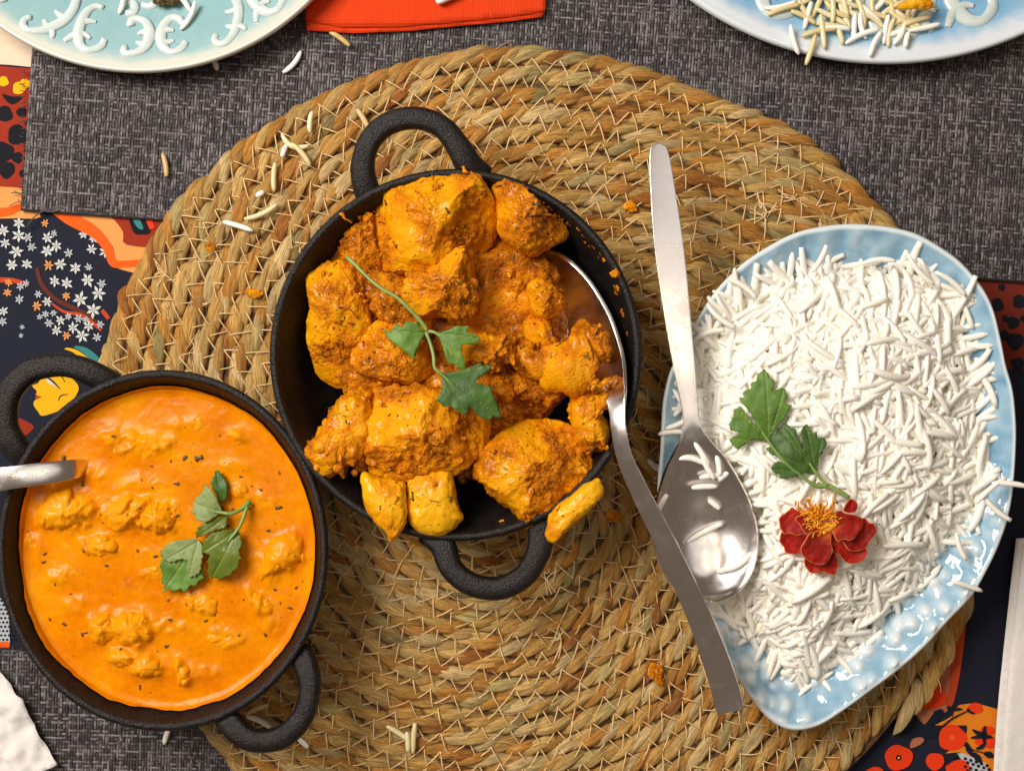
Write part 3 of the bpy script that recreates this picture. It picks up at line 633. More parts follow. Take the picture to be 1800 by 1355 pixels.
def piece(name, outlines, zc, ht, hb, label, cat_, mat='food', bias=0.0, p=2.4, lump=.0010, big=.0012, tubes=(), cell=.0032, group='turmeric vegetables in the middle pan', tight=False, ns=None, grow=1.03):
    prt = []
    if outlines and not isinstance(outlines[0], list): outlines = [outlines]
    for O in outlines:
        O = np.array(O, float); O = O.mean(0) + (O - O.mean(0)) * grow
        per = np.linalg.norm(np.diff(np.vstack([O, O[:1]]), axis=0), axis=1).sum(); n_ = ns or int(np.clip(per / 3.4, 50, 190))
        V, F = blob(O, zc, ht, hb, n_, max(10, n_ // 5), p, tight)
        if cat_ == 'potato' and mat == 'food' and big < .0025:                    # flat knife cuts
            for q in range(7):
                e_ = rng.uniform(0, 2 * PI); zn = rng.uniform(.62, .95); nv_ = np.array([math.cos(e_) * math.sqrt(1 - zn ** 2), math.sin(e_) * math.sqrt(1 - zn ** 2), zn])
                pd = V @ nv_; lim = np.percentile(pd, rng.uniform(84, 95)); over = np.clip(pd - lim, 0, None); V = V - nv_ * (over * .92)[:, None]
        prt.append((V, F))
        tops = np.where(V[:, 2] > zc - .0005)[0]; base_r = math.sqrt(per) * .62
        for q in range(14 if cat_ == 'cauliflower' and mat == 'food' else (6 if mat == 'food' else 0)):
            v = V[rng.choice(tops)]; r_ = base_r * rng.uniform(.30, .62) * (1 if cat_ == 'cauliflower' else rng.uniform(.35, .8)); k_ = S * (H - v[2]) / H
            a_ = np.linspace(0, 2 * PI, 9, endpoint=False); oc = np.c_[v[0] / k_ + 900 + r_ * np.cos(a_) * rng.uniform(.7, 1.3), 677.5 - v[1] / k_ + r_ * np.sin(a_) * rng.uniform(.7, 1.3)]
            prt.append(blob(oc, v[2] - r_ * S * .35, r_ * S * rng.uniform(.5, .85), r_ * S * .8, max(14, int(r_ * 1.6)), max(5, int(r_ * .5)), 2.2))
    for pts, ws, zz in tubes:
        C = curve(pts, 40); V = Wp(C, zc); V[:, 2] = np.interp(np.linspace(0, 1, 40), np.linspace(0, 1, len(zz)), zz)
        wv = np.interp(np.linspace(0, 1, 40), np.linspace(0, 1, len(ws)), ws) * S * .9 / 2; prt.append(tube(V, wv, wv * .75, n=24))
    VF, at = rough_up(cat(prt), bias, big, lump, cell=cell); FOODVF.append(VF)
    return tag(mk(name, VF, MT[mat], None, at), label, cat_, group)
a1 = lambda p: Z(p, 470, 280, .2222)
a2 = lambda p: Z(p, 770, 280, .2222)
a4 = lambda p: Z(p, 770, 560, .2222)
a5 = lambda p: Z(p, 500, 780, 1 / 3)
# lower layer, resting on the pan floor
piece('potato_chunk', [(560, 470), (640, 400), (760, 380), (880, 420), (960, 470), (985, 560), (1000, 640), (960, 720), (870, 770), (760, 780), (660, 740), (600, 660), (560, 580)], .0305, .0130, .0165, 'masala covered mash of potato, darkened as crevice shade, at the bottom of the middle pan', 'potato', bias=.55, p=3.2, lump=.0022, big=.003)  # masala brown pushed darker to paint crevice shade between the upper pieces
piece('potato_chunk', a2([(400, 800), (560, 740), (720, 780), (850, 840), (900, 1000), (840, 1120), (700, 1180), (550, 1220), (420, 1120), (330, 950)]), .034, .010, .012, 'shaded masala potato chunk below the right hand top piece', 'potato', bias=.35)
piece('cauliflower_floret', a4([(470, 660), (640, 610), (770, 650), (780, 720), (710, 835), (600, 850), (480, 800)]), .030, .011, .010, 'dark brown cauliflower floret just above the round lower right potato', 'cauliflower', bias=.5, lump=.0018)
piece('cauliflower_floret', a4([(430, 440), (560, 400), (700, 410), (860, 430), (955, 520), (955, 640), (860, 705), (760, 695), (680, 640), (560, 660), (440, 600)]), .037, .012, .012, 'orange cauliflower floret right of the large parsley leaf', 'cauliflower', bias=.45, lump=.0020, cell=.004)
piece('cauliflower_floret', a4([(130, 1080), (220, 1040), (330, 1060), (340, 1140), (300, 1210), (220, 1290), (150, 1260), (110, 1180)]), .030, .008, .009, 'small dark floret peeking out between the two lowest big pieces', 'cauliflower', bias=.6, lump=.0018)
# left side
piece('potato_chunk', [(540, 493), (560, 474), (580, 462), (608, 458), (632, 474), (646, 502), (652, 535), (655, 570), (648, 610), (628, 640), (622, 668), (604, 684), (578, 680), (556, 662), (546, 622), (538, 580), (546, 540)], .041, .0145, .016, 'bright yellow potato chunk standing at the left wall of the middle pan', 'potato', bias=-.12, p=2.6)
piece('potato_chunk', a1([(600, 610), (680, 500), (800, 415), (870, 460), (900, 700), (880, 900), (790, 960), (640, 840), (545, 780), (575, 650)]), .041, .012, .016, 'masala crusted potato chunk left of the biggest top potato', 'potato', bias=.35, lump=.0013)
piece('potato_chunk', [(625, 600), (650, 570), (690, 560), (735, 585), (768, 630), (768, 655), (745, 668), (705, 676), (660, 670), (628, 655), (616, 628)], .044, .013, .016, 'golden potato chunk under the left parsley leaflet', 'potato', bias=.12)
piece('potato_chunk', [(632, 478), (670, 480), (715, 500), (758, 535), (768, 572), (740, 592), (700, 580), (665, 556), (642, 522)], .0465, .0115, .016, 'orange crumbly potato chunk beneath the parsley stem', 'potato', bias=.4, lump=.0014)
# top
piece('potato_chunk', a1([(865, 300), (915, 242), (1000, 190), (1120, 172), (1280, 180), (1420, 138), (1540, 92), (1640, 108), (1715, 180), (1755, 270), (1795, 400), (1805, 510), (1785, 640), (1700, 730), (1580, 790), (1440, 830), (1250, 880), (1100, 900), (970, 880), (870, 820), (838, 680), (842, 500), (858, 400)]), .0490, .0165, .022, 'largest smooth yellow potato at the top of the heap in the middle pan', 'potato', bias=-.22, p=2.7, big=.0018)
piece('potato_chunk', a1([(1080, 930), (1200, 870), (1300, 840), (1400, 775), (1550, 700), (1615, 810), (1645, 980), (1655, 1150), (1600, 1275), (1480, 1290), (1350, 1240), (1200, 1260), (1090, 1160), (1060, 1040)]), .0525, .0140, .018, 'wedge shaped potato chunk leaning against the front of the largest potato', 'potato', bias=.28, p=2.3, lump=.0014)
piece('potato_chunk', a2([(440, 225), (500, 182), (600, 188), (700, 230), (790, 310), (850, 400), (905, 470), (960, 448), (1010, 520), (1030, 612), (960, 645), (900, 690), (850, 725), (750, 765), (650, 720), (560, 660), (500, 600), (480, 450), (455, 320)]), .0480, .0150, .020, 'orange potato chunk at the upper right of the middle pan beside the rim', 'potato', bias=.10, p=2.4)
piece('potato_chunk', a2([(710, 1010), (800, 955), (900, 1005), (1005, 1110), (992, 1185), (880, 1265), (770, 1240), (715, 1130)]), .044, .012, .014, 'small smooth potato cube next to the spoon bowl in the middle pan', 'potato', bias=-.15, p=3)
piece('potato_chunk', a4([(690, 20), (760, -10), (855, -5), (903, 60), (895, 140), (935, 165), (950, 275), (830, 290), (740, 260), (700, 140)]), .0445, .011, .014, 'squarish potato cube just left of the pale cauliflower stalk', 'potato', bias=-.02, p=3.2)
piece('cauliflower_floret', [a4([(1028, 160), (1060, 80), (1150, 12), (1212, 55), (1275, 60), (1272, 100), (1340, 92), (1368, 170), (1362, 285), (1300, 352), (1238, 312), (1170, 250), (1060, 245)])], .050, .0095, .010, 'cauliflower floret with a forked pale stalk lying across the right of the pan', 'cauliflower', bias=.12, lump=.0016,
      tubes=[(a4([(1200, 240), (1050, 285), (930, 310), (830, 335), (750, 330), (705, 280), (725, 200)]), [85, 85, 60, 60, 70, 60, 36], [.054, .054, .053, .052, .051, .050, .048]),
             (a4([(1265, 375), (1160, 385), (1040, 395), (930, 410), (830, 420)]), [70, 95, 110, 90, 60], [.0545, .0535, .0525, .051, .048])])
piece('cauliflower_floret', [a4([(1030, 490), (1180, 440), (1290, 500), (1400, 445), (1442, 490), (1420, 525), (1340, 570), (1250, 600), (1110, 620), (1040, 570)]), a4([(1100, 590), (1360, 570), (1378, 690), (1305, 740), (1352, 860), (1338, 1045), (1250, 1040), (1180, 1062), (1110, 960), (1045, 760)])], .047, .012, .014, 'long ragged cauliflower floret hanging down beside the serving spoon neck', 'cauliflower', bias=.25, lump=.0015)
piece('cauliflower_floret', a4([(185, 260), (290, 150), (440, 125), (560, 85), (605, 140), (602, 240), (660, 320), (682, 425), (620, 405), (550, 345), (450, 425), (340, 395), (210, 365)]), .049, .0115, .016, 'knobbly cauliflower floret between the two right hand parsley leaflets', 'cauliflower', bias=.25, lump=.0016)
piece('cauliflower_floret', a4([(418, 480), (500, 445), (565, 520), (595, 585), (560, 655), (480, 605), (425, 565)]), .0475, .0085, .010, 'small oval floret at the right tip of the big parsley leaf', 'cauliflower', bias=.1)
# bottom
piece('potato_chunk', [(836, 827), (848, 795), (878, 764), (918, 744), (960, 737), (1002, 748), (1030, 776), (1041, 812), (1044, 848), (1030, 880), (1000, 905), (972, 922), (950, 928), (925, 924), (908, 902), (876, 878), (850, 852)], .0455, .0175, .020, 'round masala potato at the lower right of the middle pan', 'potato', bias=.05, p=2.2)
piece('potato_wedge', a5([(1618, 208), (1652, 238), (1650, 292), (1580, 362), (1500, 442), (1440, 492), (1408, 482), (1402, 440), (1420, 372), (1500, 290)]), .0565, .006, .006, 'pale yellow potato wedge poking over the lower right rim', 'potato', 'stem', -.3, 2.6, .0004, .0005, grow=1.2)
piece('cauliflower_floret', [(531, 790), (545, 770), (568, 756), (580, 730), (600, 705), (630, 688), (655, 690), (655, 730), (660, 770), (648, 815), (630, 828), (612, 826), (607, 842), (592, 830), (577, 841), (558, 835), (540, 815)], .045, .0130, .015, 'curly cauliflower floret at the lower left of the middle pan', 'cauliflower', bias=.2, lump=.0024, cell=.0048, big=.002)
piece('potato_chunk', [(640, 700), (655, 686), (690, 679), (740, 685), (790, 690), (830, 704), (862, 742), (856, 790), (822, 820), (790, 842), (750, 852), (700, 850), (660, 840), (642, 806), (634, 752)], .0500, .0160, .020, 'big lumpy golden potato above the two pale stalks', 'potato', bias=.12, p=2.3, lump=.0015, big=.002)
piece('cauliflower_stalk', a5([(415, 160), (520, 180), (635, 205), (648, 330), (642, 400), (602, 482), (560, 522), (528, 470), (458, 370), (422, 270)]), .0560, .0060, .0055, 'pointed pale yellow stalk hanging over the lower rim', 'cauliflower', 'stem', -.35, 2.4, .0003, .0008)
piece('cauliflower_stalk', a5([(672, 190), (860, 130), (892, 200), (912, 300), (944, 380), (922, 414), (850, 474), (760, 474), (688, 432), (652, 350), (648, 270)]), .050, .0085, .009, 'thick blunt pale yellow stalk beside the pointed one', 'cauliflower', 'stem', -.35, 2.7, .0003, .0007)

# crumbs of masala and herb clinging to the heap
from mathutils.bvhtree import BVHTree
fv, ff = cat(FOODVF); tree = BVHTree.FromPolygons([tuple(v) for v in fv], [tuple(int(i) for i in f) for F in ff for f in F])
cr_, hb_, pepper = [], [], []
for k in range(900):
    x, y = rng.uniform(535, 1075), rng.uniform(310, 930); p = W1(x, y, .05)
    hit = tree.ray_cast(Vector((p[0], p[1], .2)), Vector((0, 0, -1)))
    if hit[0] is None or hit[0].z < .030 or hit[1].z < .15: continue
    q = np.array(hit[0]); clus = perlin(np.array([[x / 60, y / 60, 4.0]]))[0]
    if k % 18 == 0: L = rng.uniform(.0006, .0018); bag = hb_
    elif k % 9 < 4: L = rng.uniform(.00025, .0005); bag = pepper
    elif clus > -.02: L = rng.uniform(.0006, .0019); bag = cr_
    else: continue
    d = rng.uniform(0, 2 * PI); t = np.linspace(-1, 1, 5)[:, None]; n_ = np.array(hit[1]); tv = np.cross(n_, [math.cos(d), math.sin(d), .3]); tv /= np.linalg.norm(tv)
    C = q + n_ * L * .15 + tv * L * t; w = rng.uniform(.15, .95, 5) * L * (.5 if bag is hb_ else .8) * rng.uniform(.7, 1.2)
    bag.append(tube(C, w, w * .8, n=7, up=tuple(n_)))
for k in range(34):                                     # splashes drying on the inner wall
    a_ = math.radians(rng.uniform(5, 62)) if k < 26 else rng.uniform(0, 2 * PI); rq = pan2_r * rng.uniform(.925, .95); L = rng.uniform(.0004, .0013)
    q = np.array([pan2_c[0] + rq * math.cos(a_), pan2_c[1] + rq * math.sin(a_), np.interp(rq / pan2_r, [.905, .948], [MATZ + .0438 * .80, PANZ - .003])]); t = np.linspace(-1, 1, 5)[:, None]
    cr_.append(tube(q + t * L * np.array([-math.sin(a_), math.cos(a_), rng.uniform(-.4, .4)]), rng.uniform(.3, .9, 5) * L * .8, n=6))
VF, at = rough_up(cat(cr_), .3, .0003, .0003, .0002, .0015)
o = tag(mk('masala_crumbs', VF, MT['food'], None, at), 'orange masala crumbs clinging to the potatoes in the middle pan', 'crumbs', None, 'stuff')
o = tag(mk('herb_crumbs', cat(hb_ + pepper), MT['herb'], None), 'dark specks of herb and pepper on the potatoes in the middle pan', 'herbs', None, 'stuff')

# ================================================================== spoons
def spoon_mesh(path, z, width, depth, roll=None, n=150, m=17, thick=.0013):
    """path px stations -> curved sheet; depth hollows the bowl; roll (deg) lifts the right hand edge"""
    D = len(path); u = np.linspace(0, 1, D); P3 = np.c_[np.asarray(path, float), z, width, depth, np.zeros(D) if roll is None else roll]
    C = curve(P3, n); zz = C[:, 2]; P = Wp(C[:, :2], zz); T = np.gradient(P, axis=0); T /= np.linalg.norm(T, axis=1)[:, None]
    A = np.cross(T, [0, 0, 1]); A /= np.linalg.norm(A, axis=1)[:, None]; B = np.cross(A, T)
    ro = -np.radians(C[:, 5])[:, None]; A2 = A * np.cos(ro) + B * np.sin(ro); B2 = -A * np.sin(ro) + B * np.cos(ro)
    w = np.maximum(C[:, 3], .8) / 2 * S * ((H - zz) / H); v = np.linspace(-1, 1, m)
    V = P[:, None] + A2[:, None] * (w[:, None] * v)[..., None] - B2[:, None] * (C[:, 4][:, None] * (1 - np.abs(v) ** 2.2))[..., None]
    f = gridf(n, m); V = V.reshape(-1, 3)
    if (normals(V, [f])[:, 2].mean() < 0): f = f[:, ::-1]
    return V, [f]
def spoon(name, VF, label):
    o = mk(name, VF, MT['steel'], solid=.0014, bev=.0004); return tag(o, label, 'spoon', 'steel spoons')
ax0 = np.array([1157.0, 252.0]); ax1 = np.array([1254.0, 1054.0]); L1 = np.linalg.norm(ax1 - ax0)
stt = [(0, 4), (4, 22), (12, 30), (30, 36), (80, 43), (160, 50), (240, 50), (320, 45), (400, 38), (460, 31), (490, 29), (510, 36), (535, 62), (570, 106), (610, 142), (650, 168), (690, 179), (730, 172), (765, 146), (788, 108), (800, 66), (807, 8)]
L1 = 808.0; cz = [.046 - .000014 * t for t, w in stt]
zs = np.interp([t for t, w in stt], [0, 200, 400, 500, 560, 650, 808], [.0400, .0435, .0440, .0435, .0425, .0420, .0430]); dp = np.interp([t for t, w in stt], [0, 490, 530, 600, 690, 770, 800, 808], [-.00005, -.0001, .0006, .0055, .0080, .0060, .0025, .0002])
bend = lambda t: np.array([1.0, -.12]) * (-3.0 * math.sin(min(1, t / 480) * PI))
spoon('serving_spoon', spoon_mesh([tuple(ax0 + (ax1 - ax0) * (t / L1) + bend(t)) for t, w in stt], zs, [w for t, w in stt], dp), 'steel spoon with grains in its bowl resting on the rice plate')
p2 = [(925, 462), (932, 470), (944, 484), (968, 515), (1000, 553), (1036, 598), (1062, 640), (1077, 680), (1083, 715), (1087, 755), (1098, 805), (1128, 872), (1165, 945), (1200, 1020), (1232, 1092), (1258, 1160), (1274, 1210), (1282, 1243), (1284, 1251)]
w2 = [6, 60, 112, 146, 150, 126, 86, 50, 32, 28, 29, 34, 38, 41, 45, 49, 51, 50, 44]
z2 = [.030, .030, .031, .034, .037, .042, .049, .0555, .0585, .0600, .0595, .0575, .0555, .0530, .0505, .0480, .0465, .0455, .0455]
d2 = [.000, .003, .006, .0085, .0088, .007, .004, .0012, 0] + [-.0002] * 10
r2 = [40, 40, 40, 40, 40, 40, 38, 34, 30, 26, 24, 24, 24, 24, 24, 24, 22, 22, 22]
spoon('serving_spoon', spoon_mesh(p2, z2, w2, d2, r2, 170), 'steel spoon dug into the potatoes, its handle crossing the other spoon')
p3 = [(-420, 890), (-300, 880), (-150, 862), (0, 842), (60, 834), (105, 828), (130, 824), (144, 822), (156, 822), (172, 824)]
spoon('curry_spoon', spoon_mesh(p3, [.060, .060, .059, .0565, .0540, .0505, .0470, .0430, .038, .030], [10, 46, 52, 42, 40, 37, 34, 32, 30, 28], [-.0005] * 10, None, 90, 9), 'steel spoon handle sticking out of the orange curry at the left edge')

# ================================================================== curry in the left pan
SZ = .0405
cur = empty('curry', (pan1_c[0], pan1_c[1], SZ - .01)); tag(cur, 'thick orange creamy chicken curry filling the left pan', 'curry')
chunks = [([(172, 760), (205, 752), (262, 764), (300, 776), (282, 800), (240, 810), (205, 802), (185, 785)], .0026, 'low'), ([(62, 905), (82, 876), (118, 858), (152, 868), (170, 892), (160, 922), (118, 932), (80, 926)], .0062, ''),
          ([(190, 900), (214, 878), (244, 872), (258, 892), (240, 922), (206, 930), (188, 920)], .0056, ''), ([(238, 908), (262, 882), (296, 888), (310, 910), (292, 934), (254, 932)], .0052, ''), ([(140, 955), (168, 938), (205, 950), (202, 972), (168, 976), (142, 970)], .0038, ''),
          ([(452, 1000), (470, 962), (500, 936), (528, 944), (534, 980), (505, 1006), (472, 1018)], .0054, ''), ([(160, 1098), (178, 1078), (206, 1082), (214, 1108), (190, 1130), (166, 1124)], .0048, ''), ([(204, 1096), (214, 1080), (252, 1076), (270, 1094), (270, 1122), (246, 1138), (214, 1128)], .0060, ''),
          ([(232, 1166), (240, 1148), (272, 1150), (286, 1172), (278, 1188), (240, 1184)], .0056, ''), ([(192, 1150), (206, 1136), (230, 1142), (232, 1164), (208, 1172), (190, 1164)], .0046, ''), ([(306, 1166), (318, 1156), (336, 1180), (330, 1206), (314, 1200)], .0040, ''), ([(430, 1040), (446, 1036), (476, 1060), (472, 1080), (450, 1076)], .0034, ''),
          ([(400, 852), (420, 846), (436, 862), (426, 874), (404, 868)], .0022, ''), ([(330, 1052), (356, 1046), (382, 1060), (372, 1078), (340, 1074)], .0022, ''), ([(395, 762), (430, 752), (448, 768), (424, 780)], .0022, '')]
for x_, y_, a_, b_, h_ in [(330, 745, 26, 14, .0018), (250, 850, 30, 16, .0022), (460, 880, 24, 18, .0020), (110, 1010, 26, 18, .0024), (300, 1100, 22, 16, .0020), (400, 1120, 30, 20, .0022), (130, 1060, 20, 16, .0020), (380, 1000, 24, 14, .0018), (480, 1100, 18, 22, .0022), (360, 1180, 26, 16, .0020), (170, 830, 22, 14, .0022), (60, 960, 14, 20, .0020), (270, 1010, 20, 12, .0016), (420, 820, 22, 14, .0018)]:
    chunks.append(([(x_ + 1.15 * a_ * math.cos(t_), y_ + b_ * math.sin(t_)) for t_ in np.linspace(0, 2 * PI, 9)[:-1]], h_ * .6, ''))
for k_, (O, h, q_) in enumerate(chunks):
    Oc = curve(O, 26, True); cc_ = Oc.mean(0); dv = Oc - cc_; an_ = np.arctan2(dv[:, 1], dv[:, 0])
    wob_ = 1 + .34 * fbm(np.c_[np.cos(an_) * 1.7, np.sin(an_) * 1.7, np.full(26, k_ * 3.7)], 3); chunks[k_] = ([tuple(v) for v in cc_ + dv * wob_[:, None] * 1.05], h, q_)
rs = np.linspace(0.001, 1, 110); an = np.linspace(0, 2 * PI, 260, endpoint=False); Rs = pan1_r * .897
XY = (rs[:, None, None] * Rs * np.stack([np.cos(an) * OV[0], np.sin(an) * OV[1]], -1)[None]).reshape(-1, 2) + pan1_c[:2]
P3 = np.c_[XY, np.zeros(len(XY))]; zz = SZ + .0004 * fbm(P3 / .016, 3) + .00045 * np.clip(fbm(P3 / .0075 + 31, 2), 0, 1) * np.clip(fbm(P3 / .03 + 3, 2) + .2, 0, 1) * 2.2 + .00022 * fbm(P3 / .0035 + 5, 2)
ksz = S * (H - SZ) / H; PX = np.c_[XY[:, 0] / ksz + 900, 677.5 - XY[:, 1] / ksz]
for O, h, _ in chunks:
    Oc = np.array(O); e = edist(PX, Oc); ins = inside(PX, Oc); D = max(e[ins].max(), 1) if ins.any() else 1; lum = .62 + 1.25 * fbm(P3 / .0050 + h * 900, 3); dome = np.where(ins, 1 - (1 - np.clip(e / (D * .8), 0, 1)) ** 2.2, 0); zz += (h * .80 * dome + h * .20 * np.exp(-(np.where(ins, 0, e) / 8) ** 2)) * np.clip(lum, .3, 1.3)
rr_ = np.hypot((XY[:, 0] - pan1_c[0]) / OV[0], (XY[:, 1] - pan1_c[1]) / OV[1]) / Rs; zz += .0012 * np.clip((rr_ - .95) / .05, 0, 1) ** 2
# dried film climbing the pan wall
lift = .0022 + .0022 * fbm(np.c_[np.cos(an) * 2.6, np.sin(an) * 2.6, np.zeros(260)], 3) + .0008 * fbm(np.c_[np.cos(an) * 14, np.sin(an) * 14, np.zeros(260)], 2)
lift = np.clip(lift, .0006, .006); hg = .051 - MATZ; film = []
for q in (.33, .66, 1.0):
    z_ = SZ + .0012 + lift * q; r_ = np.interp((z_ - MATZ) / hg, [.56, .80, .93], [pan1_r * .875 - .001, pan1_r * .92 - .001, pan1_r - .0038]) - .0006
    film.append(np.c_[pan1_c[0] + r_ * OV[0] * np.cos(an), pan1_c[1] + r_ * OV[1] * np.sin(an), z_])
sV = np.vstack([np.c_[XY, zz]] + film); f = gridf(113, 260, True)
sf = f if normals(sV, [f])[:, 2].mean() > 0 else f[:, ::-1]
mk('sauce', (sV, [sf]), MT['sauce'], cur, {'solid': np.concatenate([np.clip((zz - SZ) / .004, 0, 1), np.zeros(780)])})
for O, h, _ in chunks:
    per = np.linalg.norm(np.diff(np.vstack([O, O[:1]]), axis=0), axis=1).sum(); n_ = int(np.clip(per / 3, 40, 100))
    VF = blob(O, SZ - .0004, h * .96, .006, n_, 14, 1.9); VF, at = rough_up(VF, -.1, .0012, .0005, .00025)
    at['solid'] = np.full(len(VF[0]), .9); mk('chicken_piece', VF, MT['sauce'], cur, at)
hb = []
for k in range(60):
    a_ = rng.uniform(0, 2 * PI); r_ = Rs * math.sqrt(rng.uniform(0, .9)); x, y = pan1_c[0] + r_ * math.cos(a_), pan1_c[1] + r_ * math.sin(a_)
    i_ = np.argmin((XY[:, 0] - x) ** 2 + (XY[:, 1] - y) ** 2); L = rng.uniform(.0003, .0010); d = rng.uniform(0, PI); t = np.linspace(-1, 1, 4)[:, None]
    C = np.c_[x + L * t * math.cos(d), y + L * t * math.sin(d), zz[i_] + .0002 + 0 * t]; hb.append(tube(C, [L * .3, L * .6, L * .5, L * .2], [.0002] * 4, n=6))
for (x, y, r) in [(112, 806, 9), (350, 805, 11), (325, 805, 8), (146, 850, 7), (148, 966, 6), (196, 968, 6), (293, 1135, 6), (214, 1140, 6), (113, 1096, 6), (246, 1207, 6), (510, 1068, 6), (310, 850, 7), (490, 892, 9)]:
    p = W1(x, y, SZ); i_ = np.argmin((XY[:, 0] - p[0]) ** 2 + (XY[:, 1] - p[1]) ** 2); t = np.linspace(-1, 1, 5)[:, None]; d = rng.uniform(0, PI)
    C = np.c_[p[0] + .6 * r * S * t * math.cos(d), p[1] + .6 * r * S * t * math.sin(d), zz[i_] + .0004 + 0 * t]; hb.append(tube(C, rng.uniform(.2, .9, 5) * r * S * .5, [.0003] * 5, n=6))
o = mk('herb_flecks', cat(hb), MT['herb'], cur); o['kind'] = 'stuff'

# ================================================================== rice plate
PO = np.array(PLATE_OUT, float)
def plate_from_outline():
    n = 300; O = curve(PO, n, True); c = np.array([1475.0, 830.0]); zr = .031; wv = np.linspace(0, 2 * PI, n, endpoint=False); O = c + (O - c) * (1 + .007 * fbm(np.c_[np.cos(wv) * 4, np.sin(wv) * 4, np.zeros(n)], 2))[:, None]
    prof = [(1.0, zr - .0014), (1.004, zr), (.992, zr + .0006), (.978, zr - .0002)] + [(x, zr - .0005 - .0155 * (1 - ((x - .60) / .375) ** 1.7 if x > .60 else 1)) for x in np.linspace(.965, .60, 34)] + [(x, zr - .016) for x in np.linspace(.56, .002, 10)]
    rows = []; rid = []
    ang = np.arctan2(O[:, 1] - c[1], O[:, 0] - c[0])
    for (s_, z_) in prof:
        px = c + s_ * (O - c); V = Wp(px, zr); V[:, 2] = z_
        wall = np.clip((.985 - s_) / .02, 0, 1) * np.clip((s_ - .56) / .06, 0, 1)
        q = np.c_[px[:, 0] / 30.0, px[:, 1] / 30.0, np.full(n, 3.3)]; wl = worley(q); q2 = np.c_[ang * 9, np.full(n, s_ * 5.0), np.full(n, 1.0)]; rib = fbm(q2, 2)
        lower = np.clip((px[:, 1] - 840) / 120, 0, 1); h = lower * (np.clip(.62 - wl, 0, 1) * 1.9) + (1 - lower) * (.55 * rib + .35 * np.clip(.6 - wl, 0, 1)) + .15 * fbm(q * 2.2, 2)
        V[:, 2] += wall * h * .0038; rows.append(V)
        rid.append(np.where(wall > .02, np.clip(.30 + h * .75, 0, 1), .95 if s_ > .97 else .5))
    # outside: underside down to a foot
    under = [(.97, zr - .005), (.85, zr - .013), (.70, zr - .0185), (.66, MATZ), (.62, MATZ), (.60, zr - .019), (.002, zr - .019)]
    R = rows[::-1]; ri = rid[::-1]
    for s_, z_ in under:
        V = Wp(c + s_ * (O - c), zr); V[:, 2] = z_; R.append(V); ri.append(np.full(n, .6))
    V = np.vstack(R); f = gridf(len(R), n, True)
    if normals(V, [f])[:n * len(rows), 2].mean() < 0: f = f[:, ::-1]
    return (V, [f]), np.concatenate(ri)
VF, rid = plate_from_outline()
tag(mk('rice_plate', VF, MT['glaze_rice'], None, {'ridge': rid}), 'pale blue shell shaped plate with rippled rim holding the white rice', 'plate')

# ---- grains
def grain_mesh(L, r, bend, n=8, m=8, twist=0.0, cut=0.0):
    t = np.linspace(-1, 1, m); x = t * L / 2; y = bend * (1 - t ** 2) * L; z = twist * np.sin(t * 2) * L
    w = r * np.clip(1 - np.abs(t) ** 4.2, 0, 1) ** .5; w[0] = r * .45; w[-1] = r * (.45 + cut * .9)
    return tube(np.stack([x, y, z], 1), w, w * .86, n=n)
GV = [grain_mesh(rng.uniform(.0135, .0205), rng.uniform(.00132, .00160), rng.uniform(-.13, .13), twist=rng.uniform(-.04, .04), cut=rng.choice([0, .4])) for _ in range(12)]
GM = [meshdata('rice_grain', *g, MT['rice']) for g in GV]; GMy = [meshdata('rice_grain', *g, MT['ricey']) for g in GV[:5]]; GMd = [meshdata('rice_grain', *g, MT['riced']) for g in GV[:5]]
RICE = np.array([(1355, 486), (1400, 470), (1450, 462), (1500, 466), (1560, 464), (1605, 472), (1648, 494), (1690, 526), (1708, 596), (1724, 672), (1730, 760), (1732, 836), (1704, 908), (1660, 962), (1622, 1018), (1572, 1074), (1515, 1128), (1455, 1182), (1412, 1208), (1375, 1185), (1340, 1130), (1272, 1085), (1230, 1030), (1200, 960), (1194, 880), (1198, 790), (1210, 700), (1228, 606), (1268, 540), (1310, 506)], float)
RC = curve(RICE, 60, True)
BOWL = np.array([(1212, 735), (1226, 752), (1262, 790), (1305, 845), (1330, 900), (1334, 960), (1315, 1015), (1275, 1050), (1235, 1052), (1190, 1030), (1160, 980), (1152, 920), (1162, 860), (1190, 795), (1203, 755)], float)
def rice_h(P):
    P = np.asarray(P, float); d = np.where(inside(P, RC), edist(P, RC), 0); t = np.clip(d / 215, 0, 1)
    h = .0195 + .0215 * np.sin(t * PI / 2) ** .8 + .0026 * fbm(np.c_[P / 60.0, np.zeros(len(P))], 2) * np.clip(d / 40, 0, 1)
    ds = np.where(inside(P, BOWL), 0, edist(P, BOWL)); h = np.minimum(h, .0285 + .00042 * np.clip(ds - 4, 0, 400))
    de = np.where(inside(P, PO), edist(P, PO), 0); x = np.clip((1 - de / 320 - .60) / .375, 0, 1); return np.maximum(h, .031 - .016 + .0155 * x ** 1.7 + .0030)
rice = empty('rice_heap', W1(1475, 830, .016)); tag(rice, 'heap of steamed white basmati rice on the blue plate', 'rice')
P, T, E, O = sheet(RICE, 10); bv = rice_h(P) - .0015; V = Wp(P, .04); V[:, 2] = bv + .0010 * fbm(np.c_[P / 14.0, np.zeros(len(P))], 2)
mk('rice_bed', (V, [T]), MT['rice'], rice)
